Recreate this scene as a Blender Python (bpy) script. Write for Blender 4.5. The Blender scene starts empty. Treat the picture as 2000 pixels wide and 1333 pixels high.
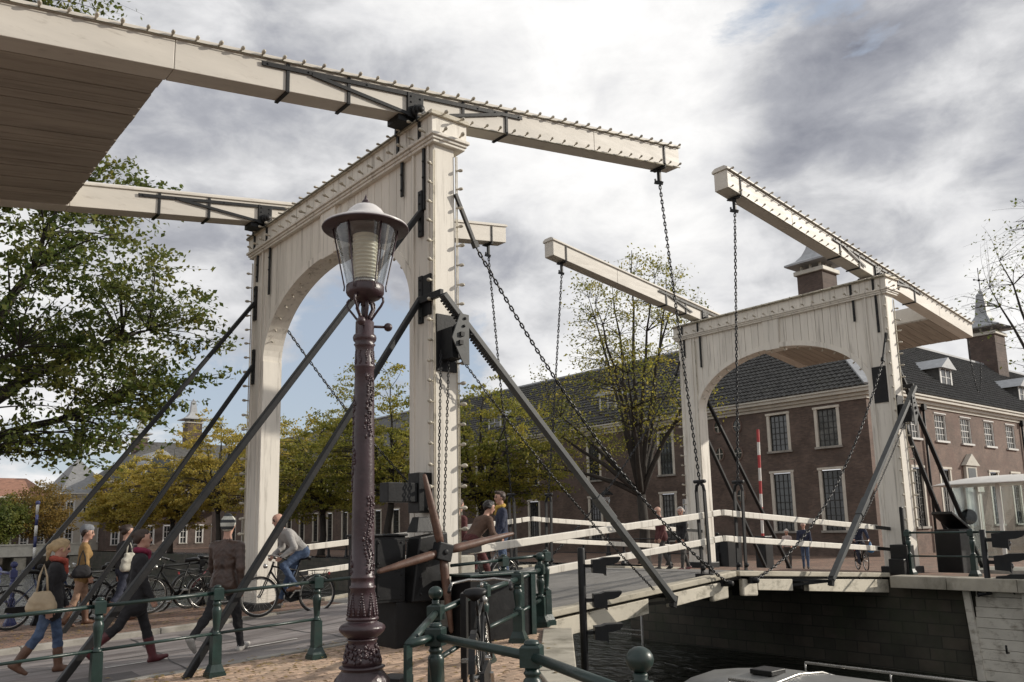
import bpy, bmesh, math, random
import numpy as np
from mathutils import Vector, Matrix, Quaternion

S = bpy.context.scene
C = S.collection
R_ = math.radians

# ------------------------------------------------------------ camera
cam_data = bpy.data.cameras.new('camera')
cam = bpy.data.objects.new('camera', cam_data)
C.objects.link(cam)
S.camera = cam
YAW, PITCH, ROLL, FPX = 0.6951, 0.1657, -0.0214, 1624.289
cam_data.sensor_fit = 'HORIZONTAL'
cam_data.sensor_width = 36.0
cam_data.lens = FPX / 2000 * 36.0
cam_data.shift_y = (760.204 - 666.5) / 2000
cam_data.clip_start = 0.1
cam_data.clip_end = 5000
_f = Vector((math.sin(YAW) * math.cos(PITCH), math.cos(YAW) * math.cos(PITCH), math.sin(PITCH)))
_r = Vector((math.cos(YAW), -math.sin(YAW), 0))
_u = _r.cross(_f)
_r2 = _r * math.cos(ROLL) + _u * math.sin(ROLL)
_u2 = -_r * math.sin(ROLL) + _u * math.cos(ROLL)
cam.matrix_world = Matrix(((_r2.x, _u2.x, -_f.x, -6.638), (_r2.y, _u2.y, -_f.y, -9.4067), (_r2.z, _u2.z, -_f.z, 1.75), (0, 0, 0, 1)))

# ------------------------------------------------------------ light
SUN_DIR = Vector((0.80, -0.46, 0.40)).normalized()      # towards the sun
sun_data = bpy.data.lights.new('sun', 'SUN')
sun_data.energy = 3.1
sun_data.angle = R_(0.6)
sun_data.color = (1.0, 0.93, 0.82)
sun = bpy.data.objects.new('sun', sun_data)
C.objects.link(sun)
sun.rotation_euler = (-SUN_DIR).to_track_quat('-Z', 'Y').to_euler()

S.view_settings.view_transform = 'Standard'
S.view_settings.look = 'None'
S.view_settings.gamma = 1.0
S.view_settings.exposure = 0.32
S.view_settings.use_curve_mapping = False

world = bpy.data.worlds.new('World')
S.world = world
world.use_nodes = True
def build_world():
    nt = world.node_tree
    nt.nodes.clear()
    N, Lk = nt.nodes.new, nt.links.new
    out = N('ShaderNodeOutputWorld')
    bg = N('ShaderNodeBackground')
    bg.inputs[1].default_value = 0.1
    Lk(bg.outputs[0], out.inputs[0])
    sky = N('ShaderNodeTexSky')
    sky.sky_type = 'NISHITA'
    sky.sun_disc = False
    sky.sun_elevation = math.asin(SUN_DIR.z)
    sky.sun_rotation = math.atan2(SUN_DIR.x, SUN_DIR.y)
    sky.air_density = 1.0
    sky.dust_density = 0.5
    tc = N('ShaderNodeTexCoord')
    sep = N('ShaderNodeSeparateXYZ')
    Lk(tc.outputs['Generated'], sep.inputs[0])
    def math_(op, a, b=None, c=None):
        n = N('ShaderNodeMath'); n.operation = op
        for i, v in enumerate((a, b, c)):
            if v is None: continue
            if isinstance(v, (int, float)): n.inputs[i].default_value = v
            else: Lk(v, n.inputs[i])
        return n.outputs[0]
    comb = N('ShaderNodeVectorMath'); comb.operation = 'MULTIPLY'
    Lk(tc.outputs['Generated'], comb.inputs[0]); comb.inputs[1].default_value = (1.0, 1.0, 1.9)
    def noise(scale, det, rough, dist, off):
        mp = N('ShaderNodeMapping'); mp.inputs['Location'].default_value = off
        Lk(comb.outputs[0], mp.inputs[0])
        n = N('ShaderNodeTexNoise')
        n.inputs['Scale'].default_value = scale
        n.inputs['Detail'].default_value = det
        n.inputs['Roughness'].default_value = rough
        n.inputs['Distortion'].default_value = dist
        Lk(mp.outputs[0], n.inputs['Vector'])
        return n.outputs[0]
    def ramp(v, stops):
        r = N('ShaderNodeValToRGB')
        el = r.color_ramp.elements
        while len(el) < len(stops): el.new(0.5)
        for e, (p, c) in zip(el, stops):
            e.position = p; e.color = (c[0], c[1], c[2], 1)
        Lk(v, r.inputs[0])
        return r.outputs[0]
    def lobe(d, outer, amt):
        """a bank of cloud (or a gap) around one direction of the sky"""
        v = N('ShaderNodeVectorMath'); v.operation = 'DOT_PRODUCT'; Lk(tc.outputs['Generated'], v.inputs[0]); v.inputs[1].default_value = d
        m = N('ShaderNodeMapRange'); m.interpolation_type = 'SMOOTHSTEP'
        m.inputs['From Min'].default_value = math.cos(R_(outer)); m.inputs['From Max'].default_value = 1.0; m.inputs['To Max'].default_value = amt
        Lk(v.outputs['Value'], m.inputs['Value']); return m.outputs[0]
    cv = noise(3.4, 12, 0.60, 0.25, (7.7, 9.2, 3.3))
    for d, o, amt in (((.733, .456, .504), 13, -.13), ((.783, .43, .45), 9, -.10), ((.426, .882, .201), 15, -.22), ((.183, .977, .107), 14, -.17), ((.24, .872, .427), 24, .2), ((.612, .588, .529), 20, .2), ((.842, .40, .362), 16, .15)):
        cv = math_('ADD', cv, lobe(d, o, amt))
    cover = ramp(cv, [(0.355, (0, 0, 0)), (0.435, (1, 1, 1))])
    tone = math_('MULTIPLY_ADD', noise(3.0, 8, 0.52, 0.2, (0.3, 4.8, 6.6)), 1.0, math_('MULTIPLY_ADD', noise(9.0, 11, 0.6, 0.3, (1.3, 5.2, 1.0)), 0.55, -0.275))
    for d, o, amt in (((.612, .588, .529), 15, .17), ((.678, .577, .455), 10, .12), ((.733, .456, .504), 13, -.16), ((.842, .40, .362), 13, -.13), ((.898, .326, .295), 8, .08), ((.24, .872, .427), 26, .0), ((.45, .84, .3), 18, -.08)):
        tone = math_('ADD', tone, lobe(d, o, amt))
    ccol = ramp(tone, [(0.12, (1.6, 1.7, 2.1)), (0.34, (3.5, 3.58, 3.9)), (0.44, (5.0, 5.04, 5.2)), (0.52, (6.3, 6.3, 6.4)), (0.64, (7.6, 7.55, 7.5)), (0.78, (8.8, 8.7, 8.6))])
    # the open sky between the clouds
    sat = N('ShaderNodeHueSaturation')
    sat.inputs['Saturation'].default_value = 0.60
    sat.inputs['Value'].default_value = 1.0
    Lk(sky.outputs[0], sat.inputs['Color'])
    mix = N('ShaderNodeMix'); mix.data_type = 'RGBA'
    Lk(cover, mix.inputs['Factor'])
    pale = N('ShaderNodeMix'); pale.data_type = 'RGBA'; pale.inputs['Factor'].default_value = 0.5
    Lk(sat.outputs[0], pale.inputs['A']); pale.inputs['B'].default_value = (3.9, 4.6, 5.7, 1)
    Lk(pale.outputs['Result'], mix.inputs['A'])
    Lk(ccol, mix.inputs['B'])
    Lk(mix.outputs['Result'], bg.inputs[0])
build_world()

# ------------------------------------------------------------ helpers: mesh builder
class MB:
    def __init__(s):
        s.v = []; s.f = []; s.m = []; s.sm = []
    def add(s, vs, fs, m=0, smooth=False):
        o = len(s.v)
        s.v.extend([tuple(p) for p in vs])
        for f in fs:
            s.f.append(tuple(i + o for i in f)); s.m.append(m); s.sm.append(smooth)
        return s
    def bx(s, x0, x1, y0, y1, z0, z1, m=0):
        vs = [(x, y, z) for z in (z0, z1) for y in (y0, y1) for x in (x0, x1)]
        return s.add(vs, [(0, 2, 3, 1), (4, 5, 7, 6), (0, 1, 5, 4), (2, 6, 7, 3), (0, 4, 6, 2), (1, 3, 7, 5)], m)
    def box(s, c, sz, M=None, m=0):
        hx, hy, hz = sz[0] / 2, sz[1] / 2, sz[2] / 2
        vs = [Vector((x, y, z)) for z in (-hz, hz) for y in (-hy, hy) for x in (-hx, hx)]
        if M is not None: vs = [M @ p for p in vs]
        vs = [p + Vector(c) for p in vs]
        return s.add(vs, [(0, 2, 3, 1), (4, 5, 7, 6), (0, 1, 5, 4), (2, 6, 7, 3), (0, 4, 6, 2), (1, 3, 7, 5)], m)
    def bar(s, p0, p1, w, h, up=(0, 0, 1), m=0, w1=None, h1=None):
        """rectangular bar from p0 to p1; w across, h along 'up'"""
        p0, p1 = Vector(p0), Vector(p1)
        d = (p1 - p0).normalized(); upv = Vector(up)
        if abs(d.dot(upv.normalized())) > 0.98: upv = Vector((1, 0, 0))
        sd = d.cross(upv).normalized(); u = sd.cross(d).normalized()
        w1 = w if w1 is None else w1; h1 = h if h1 is None else h1
        vs = []
        for p, a, b in ((p0, w, h), (p1, w1, h1)):
            for i, j in ((-1, -1), (1, -1), (1, 1), (-1, 1)):
                vs.append(p + sd * (a / 2 * i) + u * (b / 2 * j))
        return s.add(vs, [(0, 3, 2, 1), (4, 5, 6, 7), (0, 1, 5, 4), (1, 2, 6, 5), (2, 3, 7, 6), (3, 0, 4, 7)], m)
    def tube(s, pts, r, n=8, m=0, caps=True, closed=False, smooth=True):
        pts = [Vector(p) for p in pts]; k = len(pts)
        rs = r if isinstance(r, (list, tuple)) else [r] * k
        vs = []; prev = None
        for i, p in enumerate(pts):
            if closed: d = pts[(i + 1) % k] - pts[i - 1]
            else: d = pts[min(i + 1, k - 1)] - pts[max(i - 1, 0)]
            d = d.normalized() if d.length > 1e-9 else Vector((0, 0, 1))
            if prev is None:
                a = Vector((0, 0, 1)) if abs(d.z) < 0.9 else Vector((1, 0, 0))
                u = d.cross(a).normalized()
            else:
                u = (prev - d * prev.dot(d))
                u = u.normalized() if u.length > 1e-6 else d.orthogonal().normalized()
            prev = u; w = d.cross(u)
            for j in range(n):
                t = 2 * math.pi * j / n
                vs.append(p + (u * math.cos(t) + w * math.sin(t)) * rs[i])
        fs = []
        for i in range(k if closed else k - 1):
            a = i * n; b = ((i + 1) % k) * n
            for j in range(n):
                fs.append((a + j, a + (j + 1) % n, b + (j + 1) % n, b + j))
        if caps and not closed:
            fs.append(tuple(range(n - 1, -1, -1))); fs.append(tuple((k - 1) * n + j for j in range(n)))
        return s.add(vs, fs, m, smooth)
    def lathe(s, prof, n=16, c=(0, 0, 0), m=0, smooth=True, fn=None, axis='z'):
        vs = []; fs = []
        k = len(prof)
        for (r, z) in prof:
            for j in range(n):
                t = 2 * math.pi * j / n
                rr = r if fn is None else fn(r, z, t)
                p = (rr * math.cos(t), rr * math.sin(t), z)
                if axis == 'x': p = (p[2], p[0], p[1])
                if axis == 'y': p = (p[0], p[2], p[1])
                vs.append((p[0] + c[0], p[1] + c[1], p[2] + c[2]))
        for i in range(k - 1):
            for j in range(n):
                a, b = i * n + j, i * n + (j + 1) % n
                fs.append((a, b, b + n, a + n) if axis != 'y' else (a, a + n, b + n, b))
        if axis != 'y':
            fs.append(tuple(range(n - 1, -1, -1))); fs.append(tuple((k - 1) * n + j for j in range(n)))
        else:
            fs.append(tuple(range(n))); fs.append(tuple((k - 1) * n + j for j in range(n - 1, -1, -1)))
        return s.add(vs, fs, m, smooth)
    def sphere(s, c, r, n=10, k=6, m=0, sc=(1, 1, 1)):
        prof = [(max(r * math.sin(math.pi * i / k), 1e-4), -r * math.cos(math.pi * i / k)) for i in range(k + 1)]
        o = len(s.v)
        s.lathe(prof, n, (0, 0, 0), m)
        for i in range(o, len(s.v)):
            p = s.v[i]; s.v[i] = (p[0] * sc[0] + c[0], p[1] * sc[1] + c[1], p[2] * sc[2] + c[2])
        return s
    def prism(s, poly, h, M=None, m=0):
        """polygon in local xy (counter-clockwise) extruded along local z from 0 to h, placed by M"""
        n = len(poly)
        vs = [Vector((x, y, 0)) for x, y in poly] + [Vector((x, y, h)) for x, y in poly]
        if M is not None: vs = [M @ p for p in vs]
        fs = [tuple(range(n - 1, -1, -1)), tuple(range(n, 2 * n))]
        for i in range(n):
            j = (i + 1) % n
            fs.append((i, j, j + n, i + n))
        return s.add(vs, fs, m)
    def grid(s, fn, nu, nv, m=0, smooth=False, flip=False):
        vs = [fn(i / nu, j / nv) for j in range(nv + 1) for i in range(nu + 1)]
        fs = []
        for j in range(nv):
            for i in range(nu):
                a = j * (nu + 1) + i
                q = (a, a + 1, a + nu + 2, a + nu + 1)
                fs.append(q[::-1] if flip else q)
        return s.add(vs, fs, m, smooth)
    def mesh(s, name, mats):
        me = bpy.data.meshes.new(name)
        me.from_pydata(s.v, [], s.f)
        for mt in (mats if isinstance(mats, (list, tuple)) else [mats]): me.materials.append(mt)
        me.polygons.foreach_set('material_index', s.m)
        me.polygons.foreach_set('use_smooth', s.sm)
        me.update()
        return me
    def build(s, name, mats, parent=None, loc=None, bev=0):
        o = bpy.data.objects.new(name, s.mesh(name, mats))
        C.objects.link(o)
        if parent: o.parent = parent
        if loc: o.location = loc
        if bev:
            b = o.modifiers.new('bevel', 'BEVEL'); b.width = bev; b.segments = 2
            b.limit_method = 'ANGLE'; b.angle_limit = R_(40)
        return o

def tag(o, label=None, cat=None, group=None, kind=None):
    if label: o['label'] = label
    if cat: o['category'] = cat
    if group: o['group'] = group
    if kind: o['kind'] = kind
    return o
def thing(name, label, cat, loc=(0, 0, 0), rz=0, group=None):
    o = bpy.data.objects.new(name, None); C.objects.link(o)
    o.empty_display_size = 0.2
    o.location = loc; o.rotation_euler = (0, 0, rz)
    return tag(o, label, cat, group)
def inst(name, me, parent, loc=(0, 0, 0), rot=None, scale=None):
    o = bpy.data.objects.new(name, me); C.objects.link(o)
    o.parent = parent; o.location = loc
    if rot is not None:
        if isinstance(rot, Quaternion): o.rotation_mode = 'QUATERNION'; o.rotation_quaternion = rot
        else: o.rotation_euler = rot
    if scale is not None: o.scale = scale if isinstance(scale, (tuple, list)) else (scale,) * 3
    return o
def copy_tree(o, parent=None):
    c = o.copy(); C.objects.link(c); c.parent = parent
    for ch in list(o.children): copy_tree(ch, c)
    return c
def MX(ex, ey, ez, o=(0, 0, 0)):
    ex, ey, ez, o = Vector(ex), Vector(ey), Vector(ez), Vector(o)
    return Matrix(((ex.x, ey.x, ez.x, o.x), (ex.y, ey.y, ez.y, o.y), (ex.z, ey.z, ez.z, o.z), (0, 0, 0, 1)))

# ------------------------------------------------------------ helpers: materials
def mat(name, col, rough=0.6, var=0.15, ns=2.5, stretch=(1, 1, 1), bump=0.0, bs=40.0, metal=0.0, spec=0.5,
        stain=None, stain_amt=0.5, stain_s=1.2, stain_st=(1, 1, 1), stain_lo=0.52, coat=0.0, ov=0.06):
    mt = bpy.data.materials.new(name); mt.use_nodes = True
    nt = mt.node_tree; nt.nodes.clear()
    N, Lk = nt.nodes.new, nt.links.new
    out = N('ShaderNodeOutputMaterial'); b = N('ShaderNodeBsdfPrincipled')
    Lk(b.outputs[0], out.inputs[0])
    b.inputs['Roughness'].default_value = rough
    b.inputs['Metallic'].default_value = metal
    b.inputs['Specular IOR Level'].default_value = spec
    if coat: b.inputs['Coat Weight'].default_value = coat
    geo = N('ShaderNodeNewGeometry')
    def nz(scale, st, det=5, rg=0.6):
        mp = N('ShaderNodeMapping'); mp.inputs['Scale'].default_value = st
        Lk(geo.outputs['Position'], mp.inputs[0])
        n = N('ShaderNodeTexNoise'); n.inputs['Scale'].default_value = scale
        n.inputs['Detail'].default_value = det; n.inputs['Roughness'].default_value = rg
        Lk(mp.outputs[0], n.inputs['Vector'])
        return n.outputs[0]
    def mixc(fac, a, bb):
        m = N('ShaderNodeMix'); m.data_type = 'RGBA'
        Lk(fac, m.inputs['Factor'])
        for k, v in (('A', a), ('B', bb)):
            if isinstance(v, tuple): m.inputs[k].default_value = (v[0], v[1], v[2], 1)
            else: Lk(v, m.inputs[k])
        return m.outputs['Result']
    def mr(v, lo, hi):
        m = N('ShaderNodeMapRange'); m.inputs['From Min'].default_value = lo; m.inputs['From Max'].default_value = hi
        Lk(v, m.inputs['Value']); return m.outputs[0]
    lo = tuple(c * (1 - var) for c in col); hi = tuple(min(c * (1 + var), 1) for c in col)
    colr = mixc(mr(nz(ns, stretch), 0.3, 0.7), lo, hi)
    if stain:
        f = mr(nz(stain_s, stain_st, 8, 0.68), stain_lo, stain_lo + 0.2)
        g = N('ShaderNodeMath'); g.operation = 'MULTIPLY'; g.inputs[1].default_value = stain_amt
        Lk(f, g.inputs[0])
        colr = mixc(g.outputs[0], colr, stain)
    if ov:
        oi = N('ShaderNodeObjectInfo'); om = N('ShaderNodeMapRange'); om.inputs['To Min'].default_value = 1 - ov; om.inputs['To Max'].default_value = 1 + ov
        Lk(oi.outputs['Random'], om.inputs['Value'])
        mm = N('ShaderNodeMix'); mm.data_type = 'RGBA'; mm.blend_type = 'MULTIPLY'; mm.inputs['Factor'].default_value = 1
        Lk(colr, mm.inputs['A']); Lk(om.outputs[0], mm.inputs['B']); colr = mm.outputs['Result']
    Lk(colr, b.inputs['Base Color'])
    rr = N('ShaderNodeMapRange'); rr.inputs['To Min'].default_value = max(rough - 0.12, 0.03); rr.inputs['To Max'].default_value = min(rough + 0.12, 1)
    Lk(nz(ns * 2.3, stretch), rr.inputs['Value']); Lk(rr.outputs[0], b.inputs['Roughness'])
    if bump:
        bp = N('ShaderNodeBump'); bp.inputs['Strength'].default_value = bump; bp.inputs['Distance'].default_value = 0.01
        Lk(nz(bs, stretch, 4), bp.inputs['Height']); Lk(bp.outputs[0], b.inputs['Normal'])
    return mt

def leaf_mat(name, cols, trans=0.35):
    mt = bpy.data.materials.new(name); mt.use_nodes = True
    nt = mt.node_tree; nt.nodes.clear(); N, Lk = nt.nodes.new, nt.links.new
    out = N('ShaderNodeOutputMaterial'); mx = N('ShaderNodeMixShader'); d = N('ShaderNodeBsdfPrincipled'); t = N('ShaderNodeBsdfTranslucent')
    d.inputs['Roughness'].default_value = 0.5; d.inputs['Specular IOR Level'].default_value = 0.35
    mx.inputs[0].default_value = trans
    geo = N('ShaderNodeNewGeometry')
    a = N('ShaderNodeTexNoise'); a.inputs['Scale'].default_value = 0.55; a.inputs['Detail'].default_value = 3
    b = N('ShaderNodeTexWhiteNoise')
    sn = N('ShaderNodeVectorMath'); sn.operation = 'SNAP'; sn.inputs[1].default_value = (0.16, 0.16, 0.16)
    Lk(geo.outputs['Position'], sn.inputs[0]); Lk(sn.outputs[0], b.inputs['Vector'])
    Lk(geo.outputs['Position'], a.inputs['Vector'])
    m = N('ShaderNodeMath'); m.operation = 'MULTIPLY_ADD'; m.inputs[1].default_value = 0.38
    Lk(b.outputs['Value'], m.inputs[0])
    m2 = N('ShaderNodeMath'); m2.operation = 'MULTIPLY_ADD'; m2.inputs[1].default_value = 1.3; m2.inputs[2].default_value = -0.35
    Lk(a.outputs[0], m2.inputs[0]); Lk(m2.outputs[0], m.inputs[2])
    r = N('ShaderNodeValToRGB'); el = r.color_ramp.elements
    while len(el) < len(cols): el.new(0.5)
    for i, (e, c) in enumerate(zip(el, cols)):
        e.position = i / (len(cols) - 1); e.color = (*c, 1)
    Lk(m.outputs[0], r.inputs[0]); Lk(r.outputs[0], d.inputs['Base Color']); Lk(r.outputs[0], t.inputs['Color'])
    Lk(d.outputs[0], mx.inputs[1]); Lk(t.outputs[0], mx.inputs[2]); Lk(mx.outputs[0], out.inputs[0])
    return mt

def brick_mat(name, c1, c2, mortar, scale, plane, bw=0.5, bh=0.25, rough=0.85, bump=0.4, ms=0.02, patch=None):
    """plane: which two world axes run along / up the courses, e.g. 'yz'"""
    mt = bpy.data.materials.new(name); mt.use_nodes = True
    nt = mt.node_tree; nt.nodes.clear(); N, Lk = nt.nodes.new, nt.links.new
    out = N('ShaderNodeOutputMaterial'); b = N('ShaderNodeBsdfPrincipled'); Lk(b.outputs[0], out.inputs[0])
    b.inputs['Roughness'].default_value = rough
    geo = N('ShaderNodeNewGeometry'); sep = N('ShaderNodeSeparateXYZ'); cb = N('ShaderNodeCombineXYZ')
    Lk(geo.outputs['Position'], sep.inputs[0])
    Lk(sep.outputs['xyz'.index(plane[0])], cb.inputs[0]); Lk(sep.outputs['xyz'.index(plane[1])], cb.inputs[1])
    br = N('ShaderNodeTexBrick'); Lk(cb.outputs[0], br.inputs['Vector'])
    br.inputs['Scale'].default_value = scale
    br.inputs['Color1'].default_value = (*c1, 1); br.inputs['Color2'].default_value = (*c2, 1); br.inputs['Mortar'].default_value = (*mortar, 1)
    br.inputs['Mortar Size'].default_value = ms; br.inputs['Brick Width'].default_value = bw; br.inputs['Row Height'].default_value = bh
    br.inputs['Bias'].default_value = 0.0
    nz = N('ShaderNodeTexNoise'); nz.inputs['Scale'].default_value = 0.9; nz.inputs['Detail'].default_value = 8; nz.inputs['Roughness'].default_value = 0.65
    Lk(geo.outputs['Position'], nz.inputs['Vector'])
    mr = N('ShaderNodeMapRange'); mr.inputs['From Min'].default_value = 0.3; mr.inputs['From Max'].default_value = 0.7
    mr.inputs['To Min'].default_value = 0.62; mr.inputs['To Max'].default_value = 1.3
    Lk(nz.outputs[0], mr.inputs['Value'])
    mx = N('ShaderNodeMix'); mx.data_type = 'RGBA'; mx.blend_type = 'MULTIPLY'; mx.inputs['Factor'].default_value = 1
    Lk(br.outputs['Color'], mx.inputs['A']); Lk(mr.outputs[0], mx.inputs['B'])
    res = mx.outputs['Result']
    if patch:
        n2 = N('ShaderNodeTexNoise'); n2.inputs['Scale'].default_value = 0.8; n2.inputs['Detail'].default_value = 9; n2.inputs['Roughness'].default_value = 0.7
        mp = N('ShaderNodeMapping'); mp.inputs['Location'].default_value = (9, 4, 2); Lk(geo.outputs['Position'], mp.inputs[0]); Lk(mp.outputs[0], n2.inputs['Vector'])
        m3 = N('ShaderNodeMapRange'); m3.inputs['From Min'].default_value = 0.5; m3.inputs['From Max'].default_value = 0.68; m3.inputs['To Max'].default_value = 0.75
        Lk(n2.outputs[0], m3.inputs['Value'])
        m4 = N('ShaderNodeMix'); m4.data_type = 'RGBA'; Lk(m3.outputs[0], m4.inputs['Factor']); Lk(res, m4.inputs['A']); m4.inputs['B'].default_value = (*patch, 1)
        res = m4.outputs['Result']
    Lk(res, b.inputs['Base Color'])
    if bump:
        bp = N('ShaderNodeBump'); bp.inputs['Strength'].default_value = bump; bp.inputs['Distance'].default_value = 0.01
        inv = N('ShaderNodeMath'); inv.operation = 'SUBTRACT'; inv.inputs[0].default_value = 1
        Lk(br.outputs['Fac'], inv.inputs[1]); Lk(inv.outputs[0], bp.inputs['Height']); Lk(bp.outputs[0], b.inputs['Normal'])
    return mt

WHITE = mat('white_paint', (0.74, 0.695, 0.615), 0.55, 0.07, 1.5, (3, 3, 0.5), bump=0.12, bs=14, stain=(0.14, 0.11, 0.08), stain_amt=0.75, stain_s=1.7, stain_st=(6, 6, 0.32), stain_lo=0.535)
WHITE_BEAM = mat('white_paint_beam', (0.61, 0.57, 0.505), 0.55, 0.08, 1.5, (0.5, 3, 3), bump=0.10, bs=14, stain=(0.20, 0.165, 0.12), stain_amt=0.5, stain_s=2.2, stain_st=(1.2, 5, 5), stain_lo=0.57)
WHITE_DIRTY = mat('white_paint_weathered', (0.58, 0.53, 0.43), 0.6, 0.12, 2.0, bump=0.15, bs=18, stain=(0.10, 0.085, 0.05), stain_amt=0.8, stain_s=3.0, stain_st=(1, 3, 1.6), stain_lo=0.50)
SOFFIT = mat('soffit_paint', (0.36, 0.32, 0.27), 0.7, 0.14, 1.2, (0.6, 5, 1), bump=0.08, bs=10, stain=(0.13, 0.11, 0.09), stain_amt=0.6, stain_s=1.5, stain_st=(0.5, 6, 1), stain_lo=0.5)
IRON = mat('black_iron', (0.012, 0.0125, 0.0135), 0.5, 0.3, 5, bump=0.2, bs=30, spec=0.3, stain=(0.035, 0.028, 0.024), stain_amt=0.5, stain_s=3)
STEEL = mat('grey_steel', (0.055, 0.058, 0.058), 0.5, 0.2, 4, bump=0.1, bs=25, stain=(0.03, 0.028, 0.025), stain_amt=0.6, stain_s=2.5)
CHAIN = mat('chain_iron', (0.020, 0.020, 0.021), 0.35, 0.3, 8, metal=0.5)
GREEN = mat('green_iron', (0.012, 0.030, 0.026), 0.36, 0.3, 4, bump=0.2, bs=30, stain=(0.03, 0.033, 0.028), stain_amt=0.6, stain_s=6, spec=0.5)
BULB = mat('bulb_glass', (0.46, 0.42, 0.34), 0.3, 0.35, 9)
MOSSY = mat('cap_grime', (0.20, 0.18, 0.13), 0.85, 0.4, 6, bump=0.3, bs=30, stain=(0.05, 0.06, 0.03), stain_amt=0.8, stain_s=4)
def zg(x):
    """street level along the axis of the bridge"""
    if x < 1.3: return max(0.40 + 0.045 * (x - 1.3), -0.05)
    if x < 6.75: return 0.40 + 0.078 * (x - 1.3)
    if x < 11.8: return 0.826 - 0.064 * (x - 6.75)
    if x < 14: return 0.50
    return max(0.50 - 0.06 * (x - 14), -0.15)
# ============================================================ the setting
BRICKPAVE = brick_mat('paving_brick', (0.30, 0.20, 0.145), (0.20, 0.145, 0.115), (0.10, 0.085, 0.065), 4.0, 'xy', 0.8, 0.4, bump=0.6, ms=0.03, patch=(0.20, 0.17, 0.12))
REDPAVE = brick_mat('red_paving_brick', (0.27, 0.155, 0.105), (0.175, 0.115, 0.085), (0.07, 0.06, 0.05), 4.0, 'xy', 0.8, 0.4, bump=0.6, ms=0.03, patch=(0.15, 0.12, 0.085))
BRICK_ONE = mat('loose_brick', (0.40, 0.285, 0.205), 0.85, 0.32, 7.5, bump=0.5, bs=60, stain=(0.22, 0.19, 0.125), stain_amt=0.5, stain_s=1.1, ov=0.28)
SAND = mat('joint_sand', (0.13, 0.11, 0.08), 0.95, 0.3, 9, bump=0.4, bs=70)
ASPHALT = mat('asphalt', (0.26, 0.232, 0.222), 0.66, 0.35, 1.2, (0.5, 2, 1), bump=0.5, bs=160, stain=(0.105, 0.085, 0.08), stain_amt=0.92, stain_s=1.1, stain_st=(0.5, 2.6, 1), stain_lo=0.46)  # streaky stain strengthened; its contrast also stands in for sunlit patches
KERB = mat('kerb_stone', (0.33, 0.31, 0.275), 0.8, 0.25, 3, bump=0.3, bs=40, stain=(0.12, 0.11, 0.08), stain_amt=0.7)
STONE = mat('quay_stone', (0.36, 0.33, 0.27), 0.8, 0.2, 2, bump=0.3, bs=25, stain=(0.10, 0.09, 0.06), stain_amt=0.75, stain_s=1.6, stain_st=(1, 1, 0.6))
QUAYBRICK = brick_mat('quay_brick', (0.085, 0.072, 0.055), (0.05, 0.048, 0.036), (0.035, 0.034, 0.027), 1.6, 'yz', 0.9, 0.42, bump=0.7, patch=(0.045, 0.055, 0.03))  # brick darkened beyond its stains to stand in for shade under the bridge
ROADPAINT = mat('road_paint', (0.62, 0.60, 0.56), 0.7, 0.2, 5, stain=(0.2, 0.18, 0.16), stain_amt=0.7, stain_s=7)
ANTHR = mat('dark_terrain', (0.10, 0.09, 0.07), 0.9, 0.3, 1)

# canal bed and water
b = MB(); b.bx(-1500, 1500, -1500, 1500, -4.0, -3.6); tag(b.build('canal_bed', ANTHR), kind='structure')
def water_mat():
    mt = bpy.data.materials.new('canal_water'); mt.use_nodes = True
    nt = mt.node_tree; p = nt.nodes['Principled BSDF']; N, Lk = nt.nodes.new, nt.links.new
    p.inputs['Base Color'].default_value = (0.018, 0.022, 0.016, 1); p.inputs['Roughness'].default_value = 0.06
    p.inputs['IOR'].default_value = 1.33
    g = N('ShaderNodeNewGeometry'); mp = N('ShaderNodeMapping'); mp.inputs['Scale'].default_value = (1.0, 0.55, 1)
    mp.inputs['Rotation'].default_value = (0, 0, 0.5)
    n = N('ShaderNodeTexNoise'); n.inputs['Scale'].default_value = 3.0; n.inputs['Detail'].default_value = 5; n.inputs['Distortion'].default_value = 0.6
    bp = N('ShaderNodeBump'); bp.inputs['Strength'].default_value = 1.0; bp.inputs['Distance'].default_value = 0.22
    Lk(g.outputs['Position'], mp.inputs[0]); Lk(mp.outputs[0], n.inputs['Vector']); Lk(n.outputs[0], bp.inputs['Height']); Lk(bp.outputs[0], p.inputs['Normal'])
    return mt
b = MB(); b.add([(-1500, -1500, -1.6), (1500, -1500, -1.6), (1500, 1500, -1.6), (-1500, 1500, -1.6)], [(0, 1, 2, 3)])
tag(b.build('water', water_mat()), kind='structure')

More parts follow.
